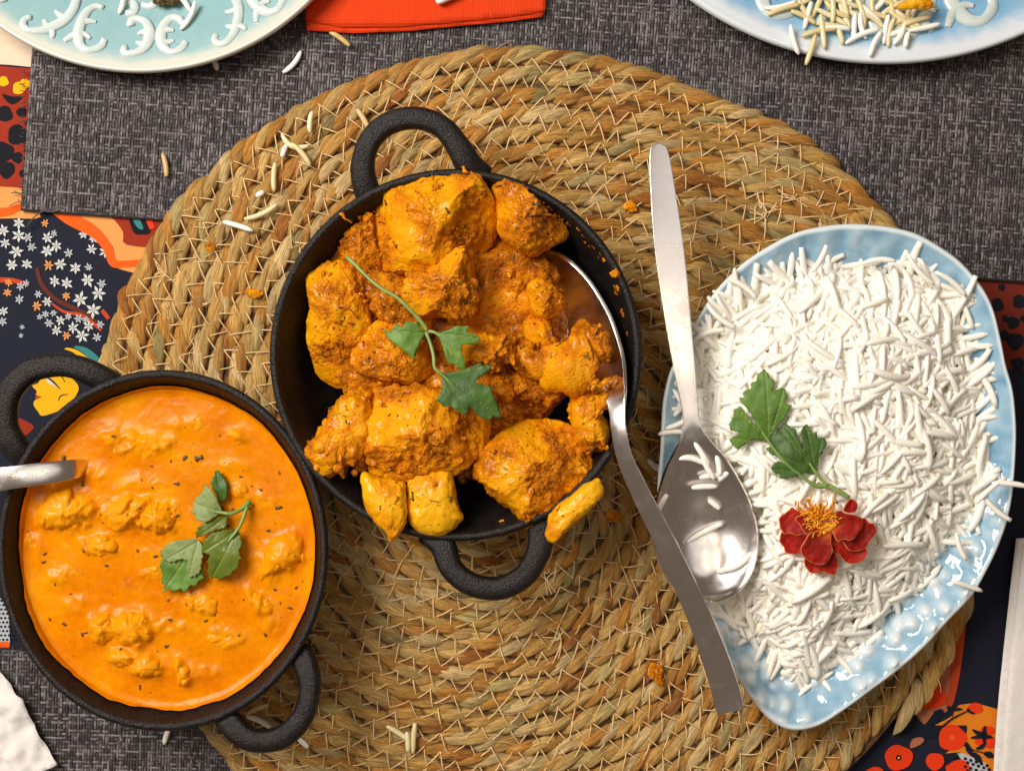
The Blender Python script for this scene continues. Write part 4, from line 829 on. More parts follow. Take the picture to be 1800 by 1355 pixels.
def sample_rice(n, mind, grow=0):
    lo, hi = RC.min(0) - grow, RC.max(0) + grow; P = rng.uniform(lo, hi, (n * (14 if mind else 3), 2))
    ok = inside(P, RC) | ((edist(P, RC) < grow) if grow else False)
    ok &= ~inside(P, BOWL) & (edist(P, BOWL) > (0 if mind else 4)); P = P[ok]
    if not mind: return P[:n]
    out = np.zeros((0, 2))
    for p in P:
        if len(out) == n: break
        if len(out) == 0 or np.min((out[:, 0] - p[0]) ** 2 + (out[:, 1] - p[1]) ** 2) > mind ** 2: out = np.vstack([out, p])
    return out
def grain_poses(P, lo, hi, tilt):
    e = 6.0; k = e * 2 * S * .93; h = rice_h(P); gx = (rice_h(P + [e, 0]) - rice_h(P - [e, 0])) / k; gy = -(rice_h(P + [0, e]) - rice_h(P - [0, e])) / k
    n = len(P); az = 5.0 * fbm(np.c_[P / 95.0, np.full(n, 8.0)], 2) + rng.normal(0, .75, n) + .9; sl = np.clip(gx * np.cos(az) + gy * np.sin(az), -.32, .32)
    loc = Wp(P, h + rng.uniform(lo, hi, n)); rot = np.c_[rng.uniform(0, 2 * PI, n), -(np.arctan(sl) + rng.normal(0, tilt, n)), az]
    return loc, rot
def mat_of(loc, rot, sc): return Matrix.LocRotScale(Vector(loc), Euler(rot, 'XYZ'), Vector((sc, sc, sc)))
acc = []
for loc, rot in zip(*grain_poses(sample_rice(1900, 0), -.0012, .0009, .06)):
    M = np.array(mat_of(loc, rot, rng.uniform(.85, 1.1))); V, F = GV[rng.integers(12)]
    acc.append((V @ M[:3, :3].T + M[:3, 3], F))
o = mk('grain_mass', cat(acc), MT['rice'], rice); o['kind'] = 'stuff'
for loc, rot in zip(*grain_poses(sample_rice(282, 20, 6), .0008, .0018, .05)):
    ob = bpy.data.objects.new('rice_grain', GM[rng.integers(len(GM))]); COL.objects.link(ob)
    ob.parent = rice; ob.location = Vector(loc) - Vector(ORG[rice.name]); ob.rotation_euler = rot; ob.scale = [rng.uniform(.88, 1.14)] * 3
def laid(p, ang, L, z, parent=None, meshes=None, pitch=0.0, bend=None, r=None, name='rice_grain', mat='rice'):
    """one grain laid at photo position p, angle in degrees (counter-clockwise), length in px"""
    V, F = grain_mesh(L * S * .94, (r or 4.8) * S, bend if bend is not None else rng.uniform(-.1, .1), cut=rng.choice([0, .35]), m=10)
    ob = bpy.data.objects.new(name, meshdata(name, V, F, MT[mat])); COL.objects.link(ob); loc = Vector(W1(p[0], p[1], z))
    if parent: ob.parent = parent; loc = loc - Vector(ORG[parent.name])
    ob.location = loc; ob.rotation_euler = (0, -pitch, math.radians(ang)); return ob
for (x, y, a_, L, z) in [(1775, 852, -5, 62, .0395), (1752, 892, -42, 66, .0385), (1742, 862, 40, 70, .0395), (1700, 1030, -18, 60, .0345), (1690, 960, -70, 52, .0325), (1465, 1240, 20, 58, .021), (1418, 1242, 25, 42, .020), (1180, 762, 4, 46, .032), (1190, 745, 22, 44, .033), (1245, 590, 18, 62, .034), (1268, 555, -40, 66, .036), (1620, 475, -48, 70, .034), (1672, 500, -38, 68, .034), (1440, 455, 62, 54, .034), (1305, 508, -35, 60, .035), (1545, 462, 4, 60, .034)]:
    laid((x, y), a_, L, z, rice, pitch=rng.normal(0, .12))

# ---- grains in the spoon bowl and loose grains
def loose(p, ang, L, z, label, mat='rice', bend=None, group='loose rice grains', r=None, pitch=0):
    o = laid(p, ang, L, z, mat=mat, bend=bend, r=r, pitch=pitch); return tag(o, label, 'rice grain', group)
b7 = lambda x, y: (1100 + x * .31, 640 + y * .31)
GS = 'rice grains in the spoon bowl'
for (x, y, a_, L, z, lb, bd) in [(372, 552, -12, 46, .0402, 'curved grain at the upper left inside the spoon bowl', .12), (430, 510, -58, 50, .0412, 'long grain pointing up the neck inside the spoon bowl', .02), (468, 585, -62, 46, .0416, 'steep grain in the middle of the upper cluster in the spoon', -.04), (523, 575, -80, 34, .0408, 'upright grain at the right of the upper cluster in the spoon', .05),
                                 (485, 640, 4, 42, .0392, 'level grain in the lower half of the upper cluster in the spoon', .05), (447, 697, 3, 46, .0385, 'flat grain at the bottom of the upper cluster in the spoon', .02), (556, 636, 40, 26, .0396, 'short grain at the right end of the upper cluster in the spoon', .04), (500, 795, -38, 25, .0372, 'short broken grain alone near the spoon bowl middle', .03),
                                 (208, 790, 62, 36, .0425, 'grain hanging on the left edge of the spoon bowl', .04), (448, 958, 28, 70, .0365, 'longest grain lying diagonally across the spoon bowl', .03), (640, 1105, 36, 66, .0398, 'curved grain near the lower right edge of the spoon bowl', -.14), (565, 1172, 4, 30, .0382, 'short grain below the curved one at the spoon bowl tip', .03)]:
    loose(b7(x, y), a_, L, z + .0006, lb, bend=bd, group=GS)
zt = MATZ + .0022
for (x, y, a_, L, lb, m, bd, z) in [(547, 215, 84, 40, 'upright grain at the top of the rice cluster on the upper left mat', 'ricey', .06, zt), (520, 245, -22, 56, 'hook shaped grain in the rice cluster on the upper left mat', 'ricey', -.26, zt), (529, 272, -50, 54, 'slanting grain under the hook shaped one on the upper left mat', 'ricey', .06, zt + .001), (500, 266, 70, 24, 'short pale grain left of the cluster on the upper left mat', 'rice', .05, zt),
                                    (483, 312, 88, 52, 'upright yellowish grain below the cluster on the upper left mat', 'ricey', .04, zt), (457, 341, 30, 17, 'tiny broken white grain on the upper left mat', 'rice', 0, zt), (458, 372, 24, 66, 'long slanting yellowish grain left of the middle pan', 'ricey', -.08, zt), (418, 398, -17, 58, 'bright white grain on the mat left of the middle pan', 'rice', .02, zt),
                                    (289, 290, -80, 44, 'yellow grain alone on the grey placemat left of the mat', 'riced', .05, .0035), (513, 109, 50, 52, 'slanting grain on the grey placemat right of the aqua plate', 'rice', -.1, .0035), (597, 69, -35, 46, 'yellow grain on the grey placemat below the orange napkin', 'riced', .05, .0035), (378, 114, -70, 22, 'short grain at the lower edge of the aqua plate', 'rice', .04, .0035),
                                    (637, 208, -58, 38, 'yellow grain left of the top handle of the middle pan', 'riced', .03, zt), (700, 1289, -33, 52, 'slanting grain of the pair at the bottom of the mat', 'ricey', .03, zt), (716, 1303, -86, 36, 'short grain inside the pair at the bottom of the mat', 'ricey', .03, zt + .0008), (728, 1297, 86, 56, 'upright grain of the pair at the bottom of the mat', 'ricey', .02, zt),
                                    (454, 1269, -25, 48, 'white grain seen through the lower handle of the left pan', 'rice', .08, zt), (452, 1247, 24, 46, 'yellow grain seen through the lower handle of the left pan', 'riced', .05, zt), (532, 1305, -42, 26, 'short grain just right of the lower handle of the left pan', 'rice', .03, zt), (293, 1293, 72, 32, 'short white grain on the placemat below the left pan', 'rice', .03, .0035),
                                    (1147, 817, -48, 26, 'small grain on the mat left of the spoon bowl', 'rice', .03, zt), (1162, 834, -62, 44, 'grain on the mat touching the left side of the spoon bowl', 'rice', .05, zt)]:
    loose((x, y), a_, L, z, lb, m, bd)
# scraps of masala on the mat
def scrap(outline, z, h, label, bias=0.2):
    VF, at = rough_up(blob(outline, z, h, h, 48, 10, 2.0), bias, .0008, .0006); tag(mk('food_scrap', VF, MT['food'], None, at), label, 'food scrap', 'masala scraps on the mat')
scrap([(1138, 1172), (1150, 1164), (1166, 1168), (1167, 1186), (1168, 1206), (1160, 1208), (1150, 1196), (1140, 1190)], MATZ + .0015, .0018, 'bright orange scrap on the mat left of the crossing spoon handle')
scrap([(1064, 902), (1076, 894), (1092, 902), (1094, 914), (1080, 920), (1068, 914)], MATZ + .0008, .001, 'orange smear on the mat below the middle pan')
scrap([(422, 512), (440, 508), (454, 510), (462, 518), (448, 524), (438, 520)], MATZ + .0008, .001, 'yellow shred on the mat left of the middle pan')
scrap([(1096, 362), (1108, 352), (1118, 360), (1122, 372), (1108, 374)], MATZ + .0008, .001, 'yellow smear on the mat beside the top spoon handle')
scrap([(362, 428), (372, 424), (380, 434), (372, 446), (360, 440)], MATZ + .0008, .0009, 'small yellow smear on the mat near the bright white grain')
scrap([(593, 376), (604, 372), (610, 382), (622, 392), (616, 394), (602, 386)], PANZ + .0008, .001, 'yellow shred stuck on the upper left rim of the middle pan')
scrap([(811, 296), (816, 292), (823, 298), (824, 306), (815, 306)], PANZ + .001, .001, 'tiny yellow crumb on the top rim of the middle pan')
scrap([(1076, 478), (1084, 472), (1092, 480), (1090, 488), (1080, 488)], PANZ + .0004, .0012, 'yellow crumb on the right rim of the middle pan')

# ================================================================== parsley
def leaf(parent, outline, base, mat, zf, curl=.0012, step=3.0, name='leaf', label=None, jag=1.0, sp=3.2):
    per = np.linalg.norm(np.diff(np.vstack([outline, outline[:1]]), axis=0), axis=1).sum(); q_ = curve(outline, int(per / sp) // 2 * 2, True, True)
    tn = np.roll(q_, -1, 0) - np.roll(q_, 1, 0); tn /= np.linalg.norm(tn, axis=1)[:, None] + 1e-9; nb = np.array(base, float); away = np.clip(np.hypot(*(q_ - nb).T) / 30 - .3, 0, 1)[:, None]
    q_ = q_ + np.stack([tn[:, 1], -tn[:, 0]], 1) * (np.where(np.arange(len(q_)) % 2, 1.1 * jag, -.9 * jag)[:, None] * rng.uniform(.5, 1.2, (len(q_), 1)) * away)
    P, T, E, O = sheet(q_, step, n=len(q_), tight=True); b = np.array(base, float)
    d = np.hypot(*(O - b).T); n = len(O); tips = [i for i in range(n) if d[i] == max(d[(i + k) % n] for k in range(-4, 5)) and d[i] > .35 * d.max()]
    vein = np.zeros(len(P)); lift = np.zeros(len(P))
    for i in tips:
        t = O[i]; dd = edist(P, np.array([b, t]), False); vein = np.maximum(vein, np.exp(-(dd / 1.1) ** 2))
    side = edist(P, np.array([b, O[np.argmax(d)]]), False); L = d.max()
    r = np.hypot(*(P - b).T) / L; q = np.c_[P / 26.0, np.full(len(P), b[0])]
    z = zf(P) + .0006 + curl * (np.sin(np.clip(r, 0, 1) * PI) * 1.0) + .0009 * fbm(q, 2) + .0007 * (side / L) - .00025 * vein
    V = Wp(P, float(np.mean(z))); V[:, 2] = z
    o = mk(name, (V, [T]), MT[mat], parent, {'vein': vein}, solid=.00035)
    if label: o['label'] = label
    return o
def stem(parent, pts, w, zs, n=30, name='stem'):
    C = curve(pts, n); z = np.interp(np.linspace(0, 1, n), np.linspace(0, 1, len(zs)), zs); V = Wp(C, z)
    wv = np.interp(np.linspace(0, 1, n), np.linspace(0, 1, len(w)), w) * S / 2 * .92
    return mk(name, tube(V, wv, n=8), MT['pstem'], parent)
PG = 'parsley garnishes'
# on the rice
def zr_(P): 
    h = rice_h(P); return np.full(len(P), h.mean()) * .7 + .3 * h + .0048
s1 = empty('parsley_sprig', W1(1380, 750, .045)); tag(s1, 'fresh green parsley sprig with two leaflets on the white rice', 'parsley', PG)
c7 = lambda p: Z(p, 1100, 640, .31)
leaf(s1, c7([(790, 26), (815, 58), (815, 85), (842, 88), (846, 115), (824, 152), (850, 150), (885, 133), (907, 140), (910, 174), (922, 180), (890, 215), (934, 235), (925, 255), (905, 290), (898, 312), (870, 340), (848, 365), (828, 400), (818, 432), (800, 444), (770, 430), (730, 425), (700, 440), (670, 462), (635, 487), (600, 452), (588, 425), (612, 410), (652, 385), (594, 376), (588, 340), (610, 300), (614, 260), (650, 238), (668, 255), (700, 310), (742, 352), (722, 300), (682, 242), (650, 215), (643, 190), (675, 190), (663, 160), (690, 145), (716, 140), (708, 110), (745, 95), (748, 60), (775, 40)]), c7([(812, 440)])[0], 'leaf', zr_, .002)
leaf(s1, c7([(826, 470), (825, 430), (838, 390), (865, 358), (882, 390), (893, 342), (908, 332), (930, 350), (947, 372), (965, 363), (977, 420), (992, 470), (1006, 488), (996, 430), (990, 390), (1005, 355), (1030, 337), (1046, 370), (1060, 395), (1082, 378), (1086, 430), (1110, 413), (1132, 425), (1138, 455), (1110, 490), (1122, 500), (1095, 520), (1092, 560), (1086, 590), (1086, 620), (1060, 625), (1020, 615), (985, 630), (940, 640), (900, 652), (868, 645), (875, 625), (840, 615), (823, 590), (840, 558), (870, 550), (912, 566), (862, 522), (830, 515), (793, 475)]), c7([(1075, 618)])[0], 'leafd', zr_, .002)
zz0 = float(zr_(np.array(c7([(900, 560)])))[0])
stem(s1, c7([(740, 330), (812, 440), (870, 520), (950, 600), (1030, 660), (1085, 692), (1150, 690), (1210, 722), (1268, 758)]), [2, 4, 6, 6, 6, 6, 9, 9, 8], [zz0 + .0022, zz0 + .0024, zz0 + .002, zz0 + .0018, zz0 + .002, zz0 + .003])
stem(s1, c7([(1040, 560), (1078, 615), (1110, 655), (1145, 688)]), [4, 6, 6, 7], [zz0 + .003, zz0 + .0028, zz0 + .0026, zz0 + .0026], 14, 'side_stem')
# on the potatoes
s2 = empty('parsley_sprig', W1(760, 590, .058)); tag(s2, 'parsley sprig with a long thin stem on the turmeric potatoes', 'parsley', PG)
c3 = lambda p: Z(p, 470, 560, .2222)
zp = lambda v: (lambda P: np.full(len(P), v))
leaf(s2, c3([(1252, 122), (1205, 62), (1185, 22), (1140, 36), (1100, 18), (1060, 76), (1022, 38), (1000, 62), (978, 74), (988, 108), (912, 84), (945, 150), (1000, 195), (1040, 225), (1080, 252), (1120, 290), (1162, 328), (1180, 262), (1200, 192), (1235, 150)]), c3([(1248, 122)])[0], 'leaf', zp(.0600), .0015)
leaf(s2, c3([(1305, 100), (1380, 110), (1440, 85), (1500, 55), (1550, 62), (1602, 54), (1570, 104), (1632, 124), (1692, 160), (1640, 200), (1600, 208), (1550, 204), (1530, 222), (1545, 300), (1572, 360), (1566, 418), (1540, 400), (1508, 396), (1482, 358), (1445, 360), (1410, 310), (1390, 220), (1360, 160)]), c3([(1310, 104)])[0], 'leaf', zp(.0655), .0018)
leaf(s2, c3([(1326, 392), (1390, 432), (1480, 420), (1560, 400), (1640, 370), (1692, 343), (1690, 376), (1782, 360), (1770, 395), (1720, 430), (1640, 500), (1700, 520), (1770, 540), (1782, 600), (1812, 660), (1832, 720), (1852, 792), (1790, 770), (1770, 802), (1710, 790), (1650, 750), (1602, 690), (1585, 740), (1565, 767), (1500, 725), (1440, 690), (1390, 697), (1338, 640), (1370, 590), (1386, 520), (1376, 470)]), c3([(1376, 430)])[0], 'leafd', zp(.0655), .0018, label='largest dark green leaflet')
stem(s2, [(610, 452), (626, 467), (645.5, 487), (670, 507), (699, 524), (723, 547), (743, 569), (751, 582)], [8, 6, 6, 6, 6, 6, 7, 7], [.0585, .0610, .0630, .0650, .0665, .0665, .0660], 40)
stem(s2, c3([(1255, 110), (1290, 200), (1315, 300), (1326, 392), (1400, 460), (1500, 560)]), [6, 6, 6, 6, 4, 2], [.0655, .0660, .0668, .0672, .0672, .0672], 30, 'side_stem')
stem(s2, c3([(1250, 108), (1310, 104), (1380, 150), (1450, 210)]), [6, 5, 3, 1.5], [.0655, .0665, .0668, .0668], 16, 'side_stem')
# on the curry
s3 = empty('parsley_sprig', W1(365, 950, SZ)); tag(s3, 'wilted parsley sprig with pale undersides floating on the orange curry', 'parsley', PG)
cc = lambda p: Z(p, 270, 810, .1845)
leaf(s3, cc([(590, 80), (650, 130), (655, 165), (690, 180), (705, 260), (690, 370), (640, 410), (610, 340), (560, 260), (545, 200), (575, 130)]), cc([(640, 405)])[0], 'leafd', zp(SZ + .0022), .0012, 2.6, jag=2.4, sp=5.0)
leaf(s3, cc([(480, 222), (540, 262), (590, 330), (640, 460), (650, 490), (560, 550), (480, 594), (440, 565), (388, 572), (410, 515), (333, 492), (385, 445), (352, 410), (395, 385), (400, 335), (440, 325), (468, 290)]), cc([(648, 488)])[0], 'leafp', zp(SZ + .0044), .0018, 2.6, jag=2.4, sp=5.0, label='pale leaflet turned underside up')
leaf(s3, cc([(700, 520), (690, 640), (600, 660), (500, 700), (400, 735), (395, 690), (430, 620), (520, 580), (620, 530)]), cc([(695, 530)])[0], 'leafo', zp(SZ + .0034), .0014, 2.6, jag=2.4, sp=5.0)
leaf(s3, cc([(400, 745), (470, 790), (465, 900), (450, 1050), (500, 1110), (430, 1140), (405, 1195), (350, 1180), (300, 1262), (250, 1205), (190, 1258), (140, 1210), (82, 1272), (100, 1190), (64, 1150), (88, 1080), (56, 1000), (80, 930), (60, 860), (120, 800), (240, 755)]), cc([(420, 770)])[0], 'leaf', zp(SZ + .0024), .0014, 2.6, jag=2.4, sp=5.0)
leaf(s3, cc([(400, 742), (462, 800), (470, 900), (448, 1050), (400, 1090), (330, 1120), (320, 1020), (335, 945), (260, 930), (180, 965), (100, 960), (66, 870), (130, 795), (250, 752)]), cc([(420, 765)])[0], 'leafp', zp(SZ + .0040), .0016, 2.6, jag=2.4, sp=5.0, label='folded pale flap of the lower leaflet')
leaf(s3, cc([(790, 655), (825, 720), (842, 800), (812, 855), (842, 930), (800, 975), (818, 1025), (745, 1045), (742, 1095), (665, 1105), (640, 1150), (590, 1105), (535, 1135), (530, 1080), (494, 1060), (530, 1010), (512, 960), (552, 885), (500, 885), (456, 860), (480, 760), (560, 690), (680, 655)]), cc([(795, 660)])[0], 'leafo', zp(SZ + .0036), .0030, 2.6, jag=2.2, sp=5.0)
stem(s3, cc([(560, 480), (650, 492), (730, 500), (820, 470), (880, 420), (912, 388)]), [4, 6, 7, 7, 8, 11], [SZ + .007, SZ + .0068, SZ + .007, SZ + .006, SZ + .004, SZ + .0025], 24)
stem(s3, cc([(895, 430), (860, 520), (810, 640), (700, 780), (600, 920)]), [6, 6, 6, 3, 2], [SZ + .0045, SZ + .0055, SZ + .0062, SZ + .0064, SZ + .006], 24, 'side_stem')

# ================================================================== marigold
mg = empty('marigold_flower', W1(1452, 935, .046)); tag(mg, 'dark red marigold with thin yellow petal edges on the rice', 'flower')
cm = lambda p: Z(p, 1340, 840, .1402)
hz_ = float(rice_h(np.array([[1452, 935]]))[0]) + .0046
heart = np.array(cm([(800, 620)])[0])
petals = [([(245, 670), (340, 690), (500, 700), (600, 690), (700, 700), (560, 900), (480, 950), (330, 945), (280, 920), (262, 860), (213, 800), (218, 740)], .0004), ([(540, 990), (700, 800), (860, 800), (920, 950), (947, 1080), (912, 1202), (830, 1203), (750, 1173), (680, 1192), (600, 1182), (538, 1110), (520, 1030)], .0002), ([(850, 690), (900, 690), (1060, 800), (1300, 890), (1302, 960), (1262, 1022), (1180, 1066), (1090, 1072), (1008, 1022), (950, 950), (890, 935), (848, 850)], .0004),
          ([(213, 490), (330, 400), (370, 363), (430, 400), (540, 430), (680, 560), (640, 660), (500, 692), (430, 717), (360, 680), (280, 702), (228, 640), (213, 560)], .0016), ([(940, 700), (1100, 600), (1260, 498), (1340, 560), (1392, 568), (1437, 670), (1380, 742), (1342, 800), (1272, 890), (1140, 917), (1060, 882), (980, 770)], .0016), ([(404, 520), (430, 474), (520, 468), (640, 510), (800, 600), (760, 660), (650, 662), (540, 692), (490, 640), (458, 580)], .0028), ([(478, 860), (530, 770), (580, 690), (650, 658), (760, 655), (850, 650), (847, 800), (867, 910), (822, 1020), (780, 1072), (690, 1083), (600, 1052), (528, 1002), (483, 940)], .0030),
          ([(850, 620), (910, 540), (898, 450), (960, 398), (1020, 430), (1150, 458), (1240, 498), (1258, 580), (1202, 660), (1162, 722), (1090, 777), (1000, 760), (930, 783), (880, 700)], .0034), ([(1000, 390), (1080, 268), (1170, 288), (1192, 350), (1150, 422), (1060, 432)], .0020)]
for k, (pl, dz) in enumerate(petals):
    P, T, E, O = sheet(cm(pl), 1.7); r = np.hypot(*(P - heart).T); fray = .8 * fbm(np.c_[P / 6.0, np.full(len(P), k * 3.1)], 2)
    z = hz_ + dz + .0016 * np.exp(-(E / 7) ** 2) * .35 + .0014 * np.sin(np.clip(r / 70, 0, 1) * PI) + .0009 * fbm(np.c_[P / 17.0, np.full(len(P), k)], 2) * np.exp(-(E / 16) ** 2) + .0002 * fbm(np.c_[P / 8.0, np.full(len(P), k)], 2)
    V = Wp(P, hz_ + dz); V[:, 2] = z
    mk('petal', (V, [T]), MT['petal'], mg, {'edge': np.clip(1 - (E + fray * .5) / 2.6, 0, 1), 'heart': np.exp(-(r / 17) ** 2)}, solid=.00035)
fl = []
for k in range(150):
    b = np.array(cm([(700, 460)])[0]) + rng.normal(0, 1, 2) * [15, 9] + [0, 2]; d = b - np.array(cm([(760, 560)])[0]); d = d / (np.hypot(*d) + 1e-6) + rng.normal(0, .5, 2); L = rng.uniform(5, 13)
    C = curve([b, b + d * L * .5 + rng.normal(0, 1.5, 2), b + d * L + rng.normal(0, 3, 2)], 7); V = Wp(C, hz_ + .004); V[:, 2] = np.linspace(hz_ + .0030, hz_ + .0045 + rng.uniform(0, .0025), 7); V[-1, 2] -= .0005
    fl.append(tube(V, np.linspace(2.4, 1.2, 7) * S * .75, n=5))
for pts in ([(740, 560), (690, 580), (690, 620), (740, 630), (830, 600)], [(560, 540), (600, 500), (650, 540), (670, 580)], [(480, 470), (560, 430), (640, 440)], [(760, 480), (820, 440), (880, 420)], [(880, 330), (890, 250), (900, 180)]):
    C = curve(cm(pts), 12); V = Wp(C, hz_ + .0055); fl.append(tube(V, 1.5 * S, n=6))
o = mk('florets', cat(fl), MT['floret'], mg); o['kind'] = 'stuff'
tb = [([(860, 560), (880, 640), (800, 720)], 8)]
V = Wp(curve(cm([(760, 700), (810, 650), (870, 600), (930, 580)]), 12), hz_ + .0046); mk('petal_base', tube(V, np.interp(np.linspace(0, 1, 12), [0, .5, 1], [3, 7, 3]) * S, [.0006] * 12, n=8), MT['floret'], mg)

# ================================================================== patterned plates at the top
def round_plate(cpx, R, rim_z, glz, label, name='dinner_plate'):
    c = W1(cpx[0], cpx[1], rim_z); r = R * S * (H - rim_z) / H; z0 = .0030
    prof = [(.0005, z0 + .004), (r * .62, z0 + .004), (r * .70, z0 + .0048), (r * .80, z0 + .0085), (r * .90, rim_z - .0034), (r * .955, rim_z - .0012), (r * .975, rim_z - .0006), (r * .99, rim_z), (r * .998, rim_z - .0006), (r, rim_z - .0016), (r * .994, rim_z - .003), (r * .93, rim_z - .006), (r * .75, z0 + .003), (r * .60, z0), (r * .57, z0), (r * .55, z0 + .0015), (.0005, z0 + .0015)]
    rid = np.interp([q[0] / r for q in prof], [0, .6, .86, .93, .965, 1], [.42, .34, .22, .42, .9, 1.0]); rid[10:] = .9
    pr_ = curve(np.c_[np.array(prof), rid], 90); n = 180; VF = lathe(pr_[:, :2], c[:2], n); V, (f,) = VF
    if normals(V, [f])[:n * 20, 2].mean() < 0: f = f[:, ::-1]
    a = np.repeat(pr_[:, 2], n); root = empty(name, (c[0], c[1], z0)); tag(root, label, 'plate', 'patterned plates at the top edge')
    mk('plate_body', (V, [f]), MT[glz], root, {'ridge': a})
    top = pr_[:60]
    zf = lambda P: np.interp(np.hypot(P[:, 0] - c[0], P[:, 1] - c[1]), top[:, 0], top[:, 1])
    return root, c, r, zf
def scrolls(root, cpx, c, zf, motifs, rot, scale, rim_z):
    cp = np.array(cpx, float); ca, sa = math.cos(rot), math.sin(rot); Rm = np.array([[ca, -sa], [sa, ca]])
    for pts, ws in motifs:
        q = cp + scale * ((np.array(pts, float) - SCP) @ Rm.T)
        C = curve(q, 26); V = Wp(C, rim_z); V[:, 2] = zf(V) + .0002
        w = np.interp(np.linspace(0, 1, 26), np.linspace(0, 1, len(ws)), ws) * S * scale * .66
        mk('raised_scroll', tube(V, w, np.minimum(w * .5, .0011), n=8), MT['slip'], root)
SCP = np.array([245.0, -294.0])
zo = lambda p: Z(p, 0, 0, 1 / 3)
MOT = [(zo([(675, 135), (668, 108), (700, 92), (745, 105), (772, 150), (774, 205), (752, 255), (705, 285), (655, 288), (640, 262), (662, 250)]), [12, 12, 11, 13, 16, 17, 15, 12, 11, 11, 9]), (zo([(765, 170), (735, 168), (715, 180)]), [12, 9, 5]), (zo([(758, 235), (730, 232), (705, 222)]), [12, 9, 5]),
       (zo([(965, 110), (945, 120), (925, 90), (880, 90), (848, 135), (836, 195), (852, 250), (895, 282), (940, 268), (968, 235), (955, 220)]), [9, 11, 12, 13, 16, 17, 16, 12, 11, 12, 9]), (zo([(842, 165), (875, 155), (905, 160)]), [12, 9, 5]), (zo([(850, 235), (880, 222), (908, 215)]), [12, 9, 5]),
       (zo([(520, 30), (480, 20), (440, 50), (415, 105), (400, 175), (412, 240), (455, 272), (510, 258), (538, 225), (522, 212)]), [8, 10, 13, 15, 16, 16, 13, 11, 12, 9]), (zo([(415, 115), (455, 108), (490, 112)]), [11, 9, 5]), (zo([(330, 222), (365, 195), (400, 180), (440, 185), (465, 205)]), [7, 10, 12, 9, 5]),
       (zo([(375, -20), (365, 40), (330, 100), (270, 140), (215, 165), (150, 170), (115, 140), (125, 100), (155, 95)]), [13, 14, 14, 15, 15, 12, 11, 11, 8]), (zo([(330, 95), (290, 70), (275, 50)]), [11, 9, 5]), (zo([(240, 155), (225, 120), (215, 105)]), [11, 9, 5]), (zo([(250, 150), (268, 180), (265, 205)]), [11, 9, 6]),
       (zo([(640, -10), (680, 10), (680, 50), (640, 62)]), [12, 13, 12, 10]), (zo([(830, -30), (770, 15), (720, 5)]), [12, 12, 8])]
pa, pac, par, paz = round_plate((245, -297), 424, .0170, 'glaze_aqua', 'aqua plate with raised white scrolls and cream rim at the top left')
for k in range(-3, 4): scrolls(pa, (245, -297), pac, paz, MOT, math.radians(-51.43 * k) + .0, 1.0, .0165)
pb, pbc, pbr, pbz = round_plate((1560, -476), 587, .0180, 'glaze_blue', 'sky blue plate with raised white scrolls and leftover rice at the top right')
for k in range(-4, 5): scrolls(pb, (1560, -476), pbc, pbz, MOT, math.radians(-40 * k + 8), 1.36, .0175)
# leftovers on the blue plate
lo = empty('leftover_rice', W1(1500, 30, .015)); tag(lo, 'few leftover yellowish rice grains on the sky blue plate', 'rice', None)
for k in range(84):
    x, y = rng.uniform(1392, 1630), rng.uniform(-70, 66)
    if (x < 1440 or x > 1600) and y > 40: continue
    z = float(paz(np.array([W1(x, y, .016)]))[0] * 0 + pbz(np.array([W1(x, y, .016)]))[0]) + .0022 + .003 * max(0, 1 - abs(x - 1490) / 90) * rng.random()
    laid((x, y), rng.uniform(0, 180), rng.uniform(46, 72), z, lo, mat='ricey' if rng.random() < .75 else 'rice')
for (x, y, a_, L, m) in [(1425, 88, 72, 58, 'ricey'), (1397, 70, -75, 56, 'rice'), (1378, 18, 18, 62, 'ricey'), (1372, 8, 12, 60, 'rice'), (1440, 58, 12, 64, 'ricey'), (1502, 48, 86, 50, 'rice'), (1518, 45, -80, 50, 'rice'), (1540, 78, 65, 50, 'rice'), (1558, 52, 80, 55, 'rice'), (1580, 62, 60, 40, 'rice'), (1625, 48, 12, 60, 'rice'), (1610, 38, 18, 52, 'ricey'), (1475, 60, -72, 40, 'ricey'), (1595, 70, 78, 30, 'rice')]:
    z = float(pbz(np.array([W1(x, y, .018)]))[0]) + .0030; laid((x, y), a_, L, z, lo, mat=m)
VF, at = rough_up(blob([(1576, 12), (1590, 2), (1620, -8), (1642, 2), (1638, 16), (1612, 20), (1585, 20)], .0235, .003, .003, 60, 12), -.3, .001, .0004)
tag(mk('mango_piece', VF, MT['stem'], None, at), 'shiny yellow scrap among the leftover rice at the top right', 'food scrap')
VF, at = rough_up(blob([(268, -14), (282, -22), (308, -16), (314, 4), (296, 12), (280, 10), (268, 2)], .0115, .0025, .002, 60, 12), .4, .001, .001)
tag(mk('food_scrap', VF, MT['herb'], None, at), 'greenish brown food remnant on the aqua plate', 'food scrap')
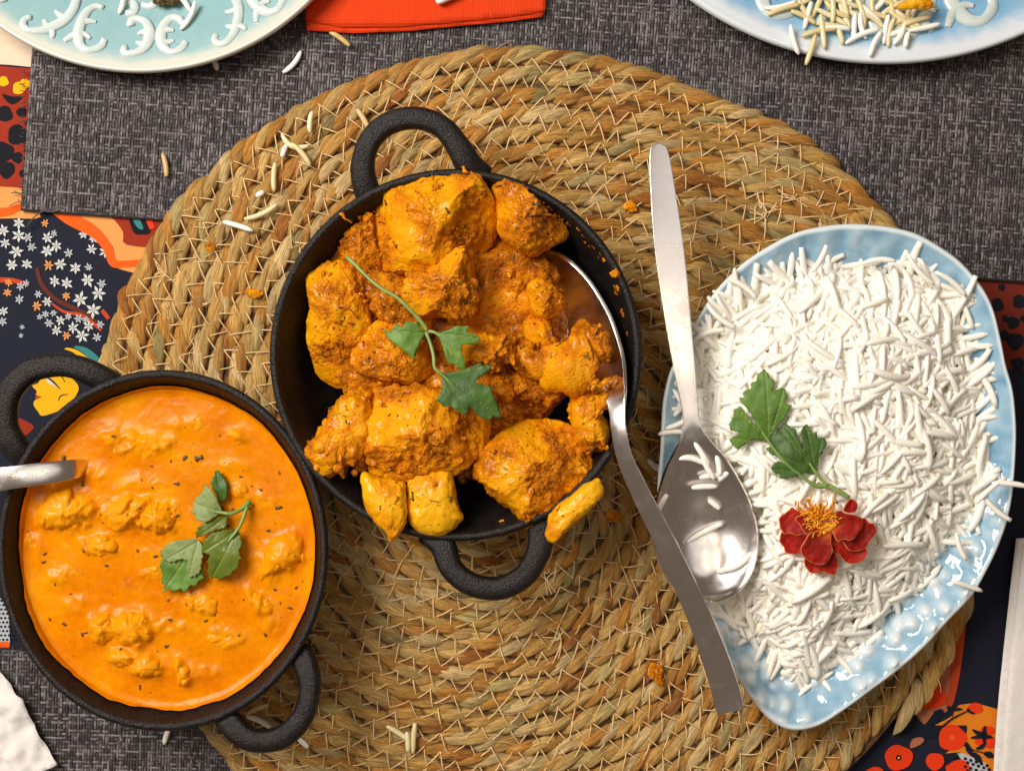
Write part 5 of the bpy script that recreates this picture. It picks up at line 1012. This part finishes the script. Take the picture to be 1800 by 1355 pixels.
for (x, y, a_, L, lb) in [(330, 28, 62, 58, 'grain standing against a scroll on the aqua plate'), (212, 6, 80, 40, 'grain near the top edge on the aqua plate'), (320, 4, -50, 46, 'grain beside the greenish remnant on the aqua plate')]:
    loose((x, y), a_, L, float(paz(np.array([W1(x, y, .016)]))[0]) + .0022, lb)

# ================================================================== napkins
def napkin(name, layers, mat, label, crump=.0, z0=.004, th=.0007, step=9):
    root = empty(name, W1(*np.mean(layers[0], 0), z0)); tag(root, label, 'napkin')
    for k, O in enumerate(layers):
        P, T, E, _ = sheet(O, step, tight=True); q = np.c_[P / 55.0, np.full(len(P), k * .2 + 4)]
        z = z0 + k * .0013 + crump * (np.abs(fbm(q, 3)) + .5 * np.abs(fbm(q * 2.3 + 7, 2))) + .0006 * np.clip(1 - E / 14, 0, 1) * (k == 0) - .0004 * np.clip(1 - E / 8, 0, 1)
        V = Wp(P, z0); V[:, 2] = z; mk('paper_layer', (V, [T]), MT[mat], root, solid=th)
    return root
napkin('paper_napkin', [[(539, 54), (620, 59), (720, 55), (800, 47), (900, 38), (956, 30), (962, -30), (962, -260), (534, -260), (536, 0)], [(537, 38), (600, 50), (700, 49), (800, 41), (900, 31), (958, 22), (963, -30), (963, -260), (534, -260)]], 'orange_paper', 'bright orange folded paper napkin at the top between the plates', .0006)
napkin('paper_napkin', [[(-260, 1120), (-40, 1150), (0, 1178), (18, 1198), (28, 1216), (44, 1226), (56, 1262), (74, 1296), (104, 1342), (60, 1362), (-40, 1420), (-260, 1420)]], 'paper', 'crumpled white paper napkin in the bottom left corner', .0045, .0045, .0004, 7)
napkin('paper_napkin', [[(1786, 946), (1990, 940), (1990, 1500), (1742, 1500), (1746, 1355), (1754, 1240), (1764, 1140), (1775, 1040)], [(1797, 955), (1990, 948), (1990, 1500), (1755, 1500), (1758, 1355), (1766, 1240), (1776, 1140), (1787, 1040)]], 'paper', 'folded white paper napkin along the lower right edge', .0008)
tag(laid((786, -4), 24, 44, .0085, r=8, bend=.02), 'white grain on the orange napkin at the very top', 'rice grain', 'loose rice grains')
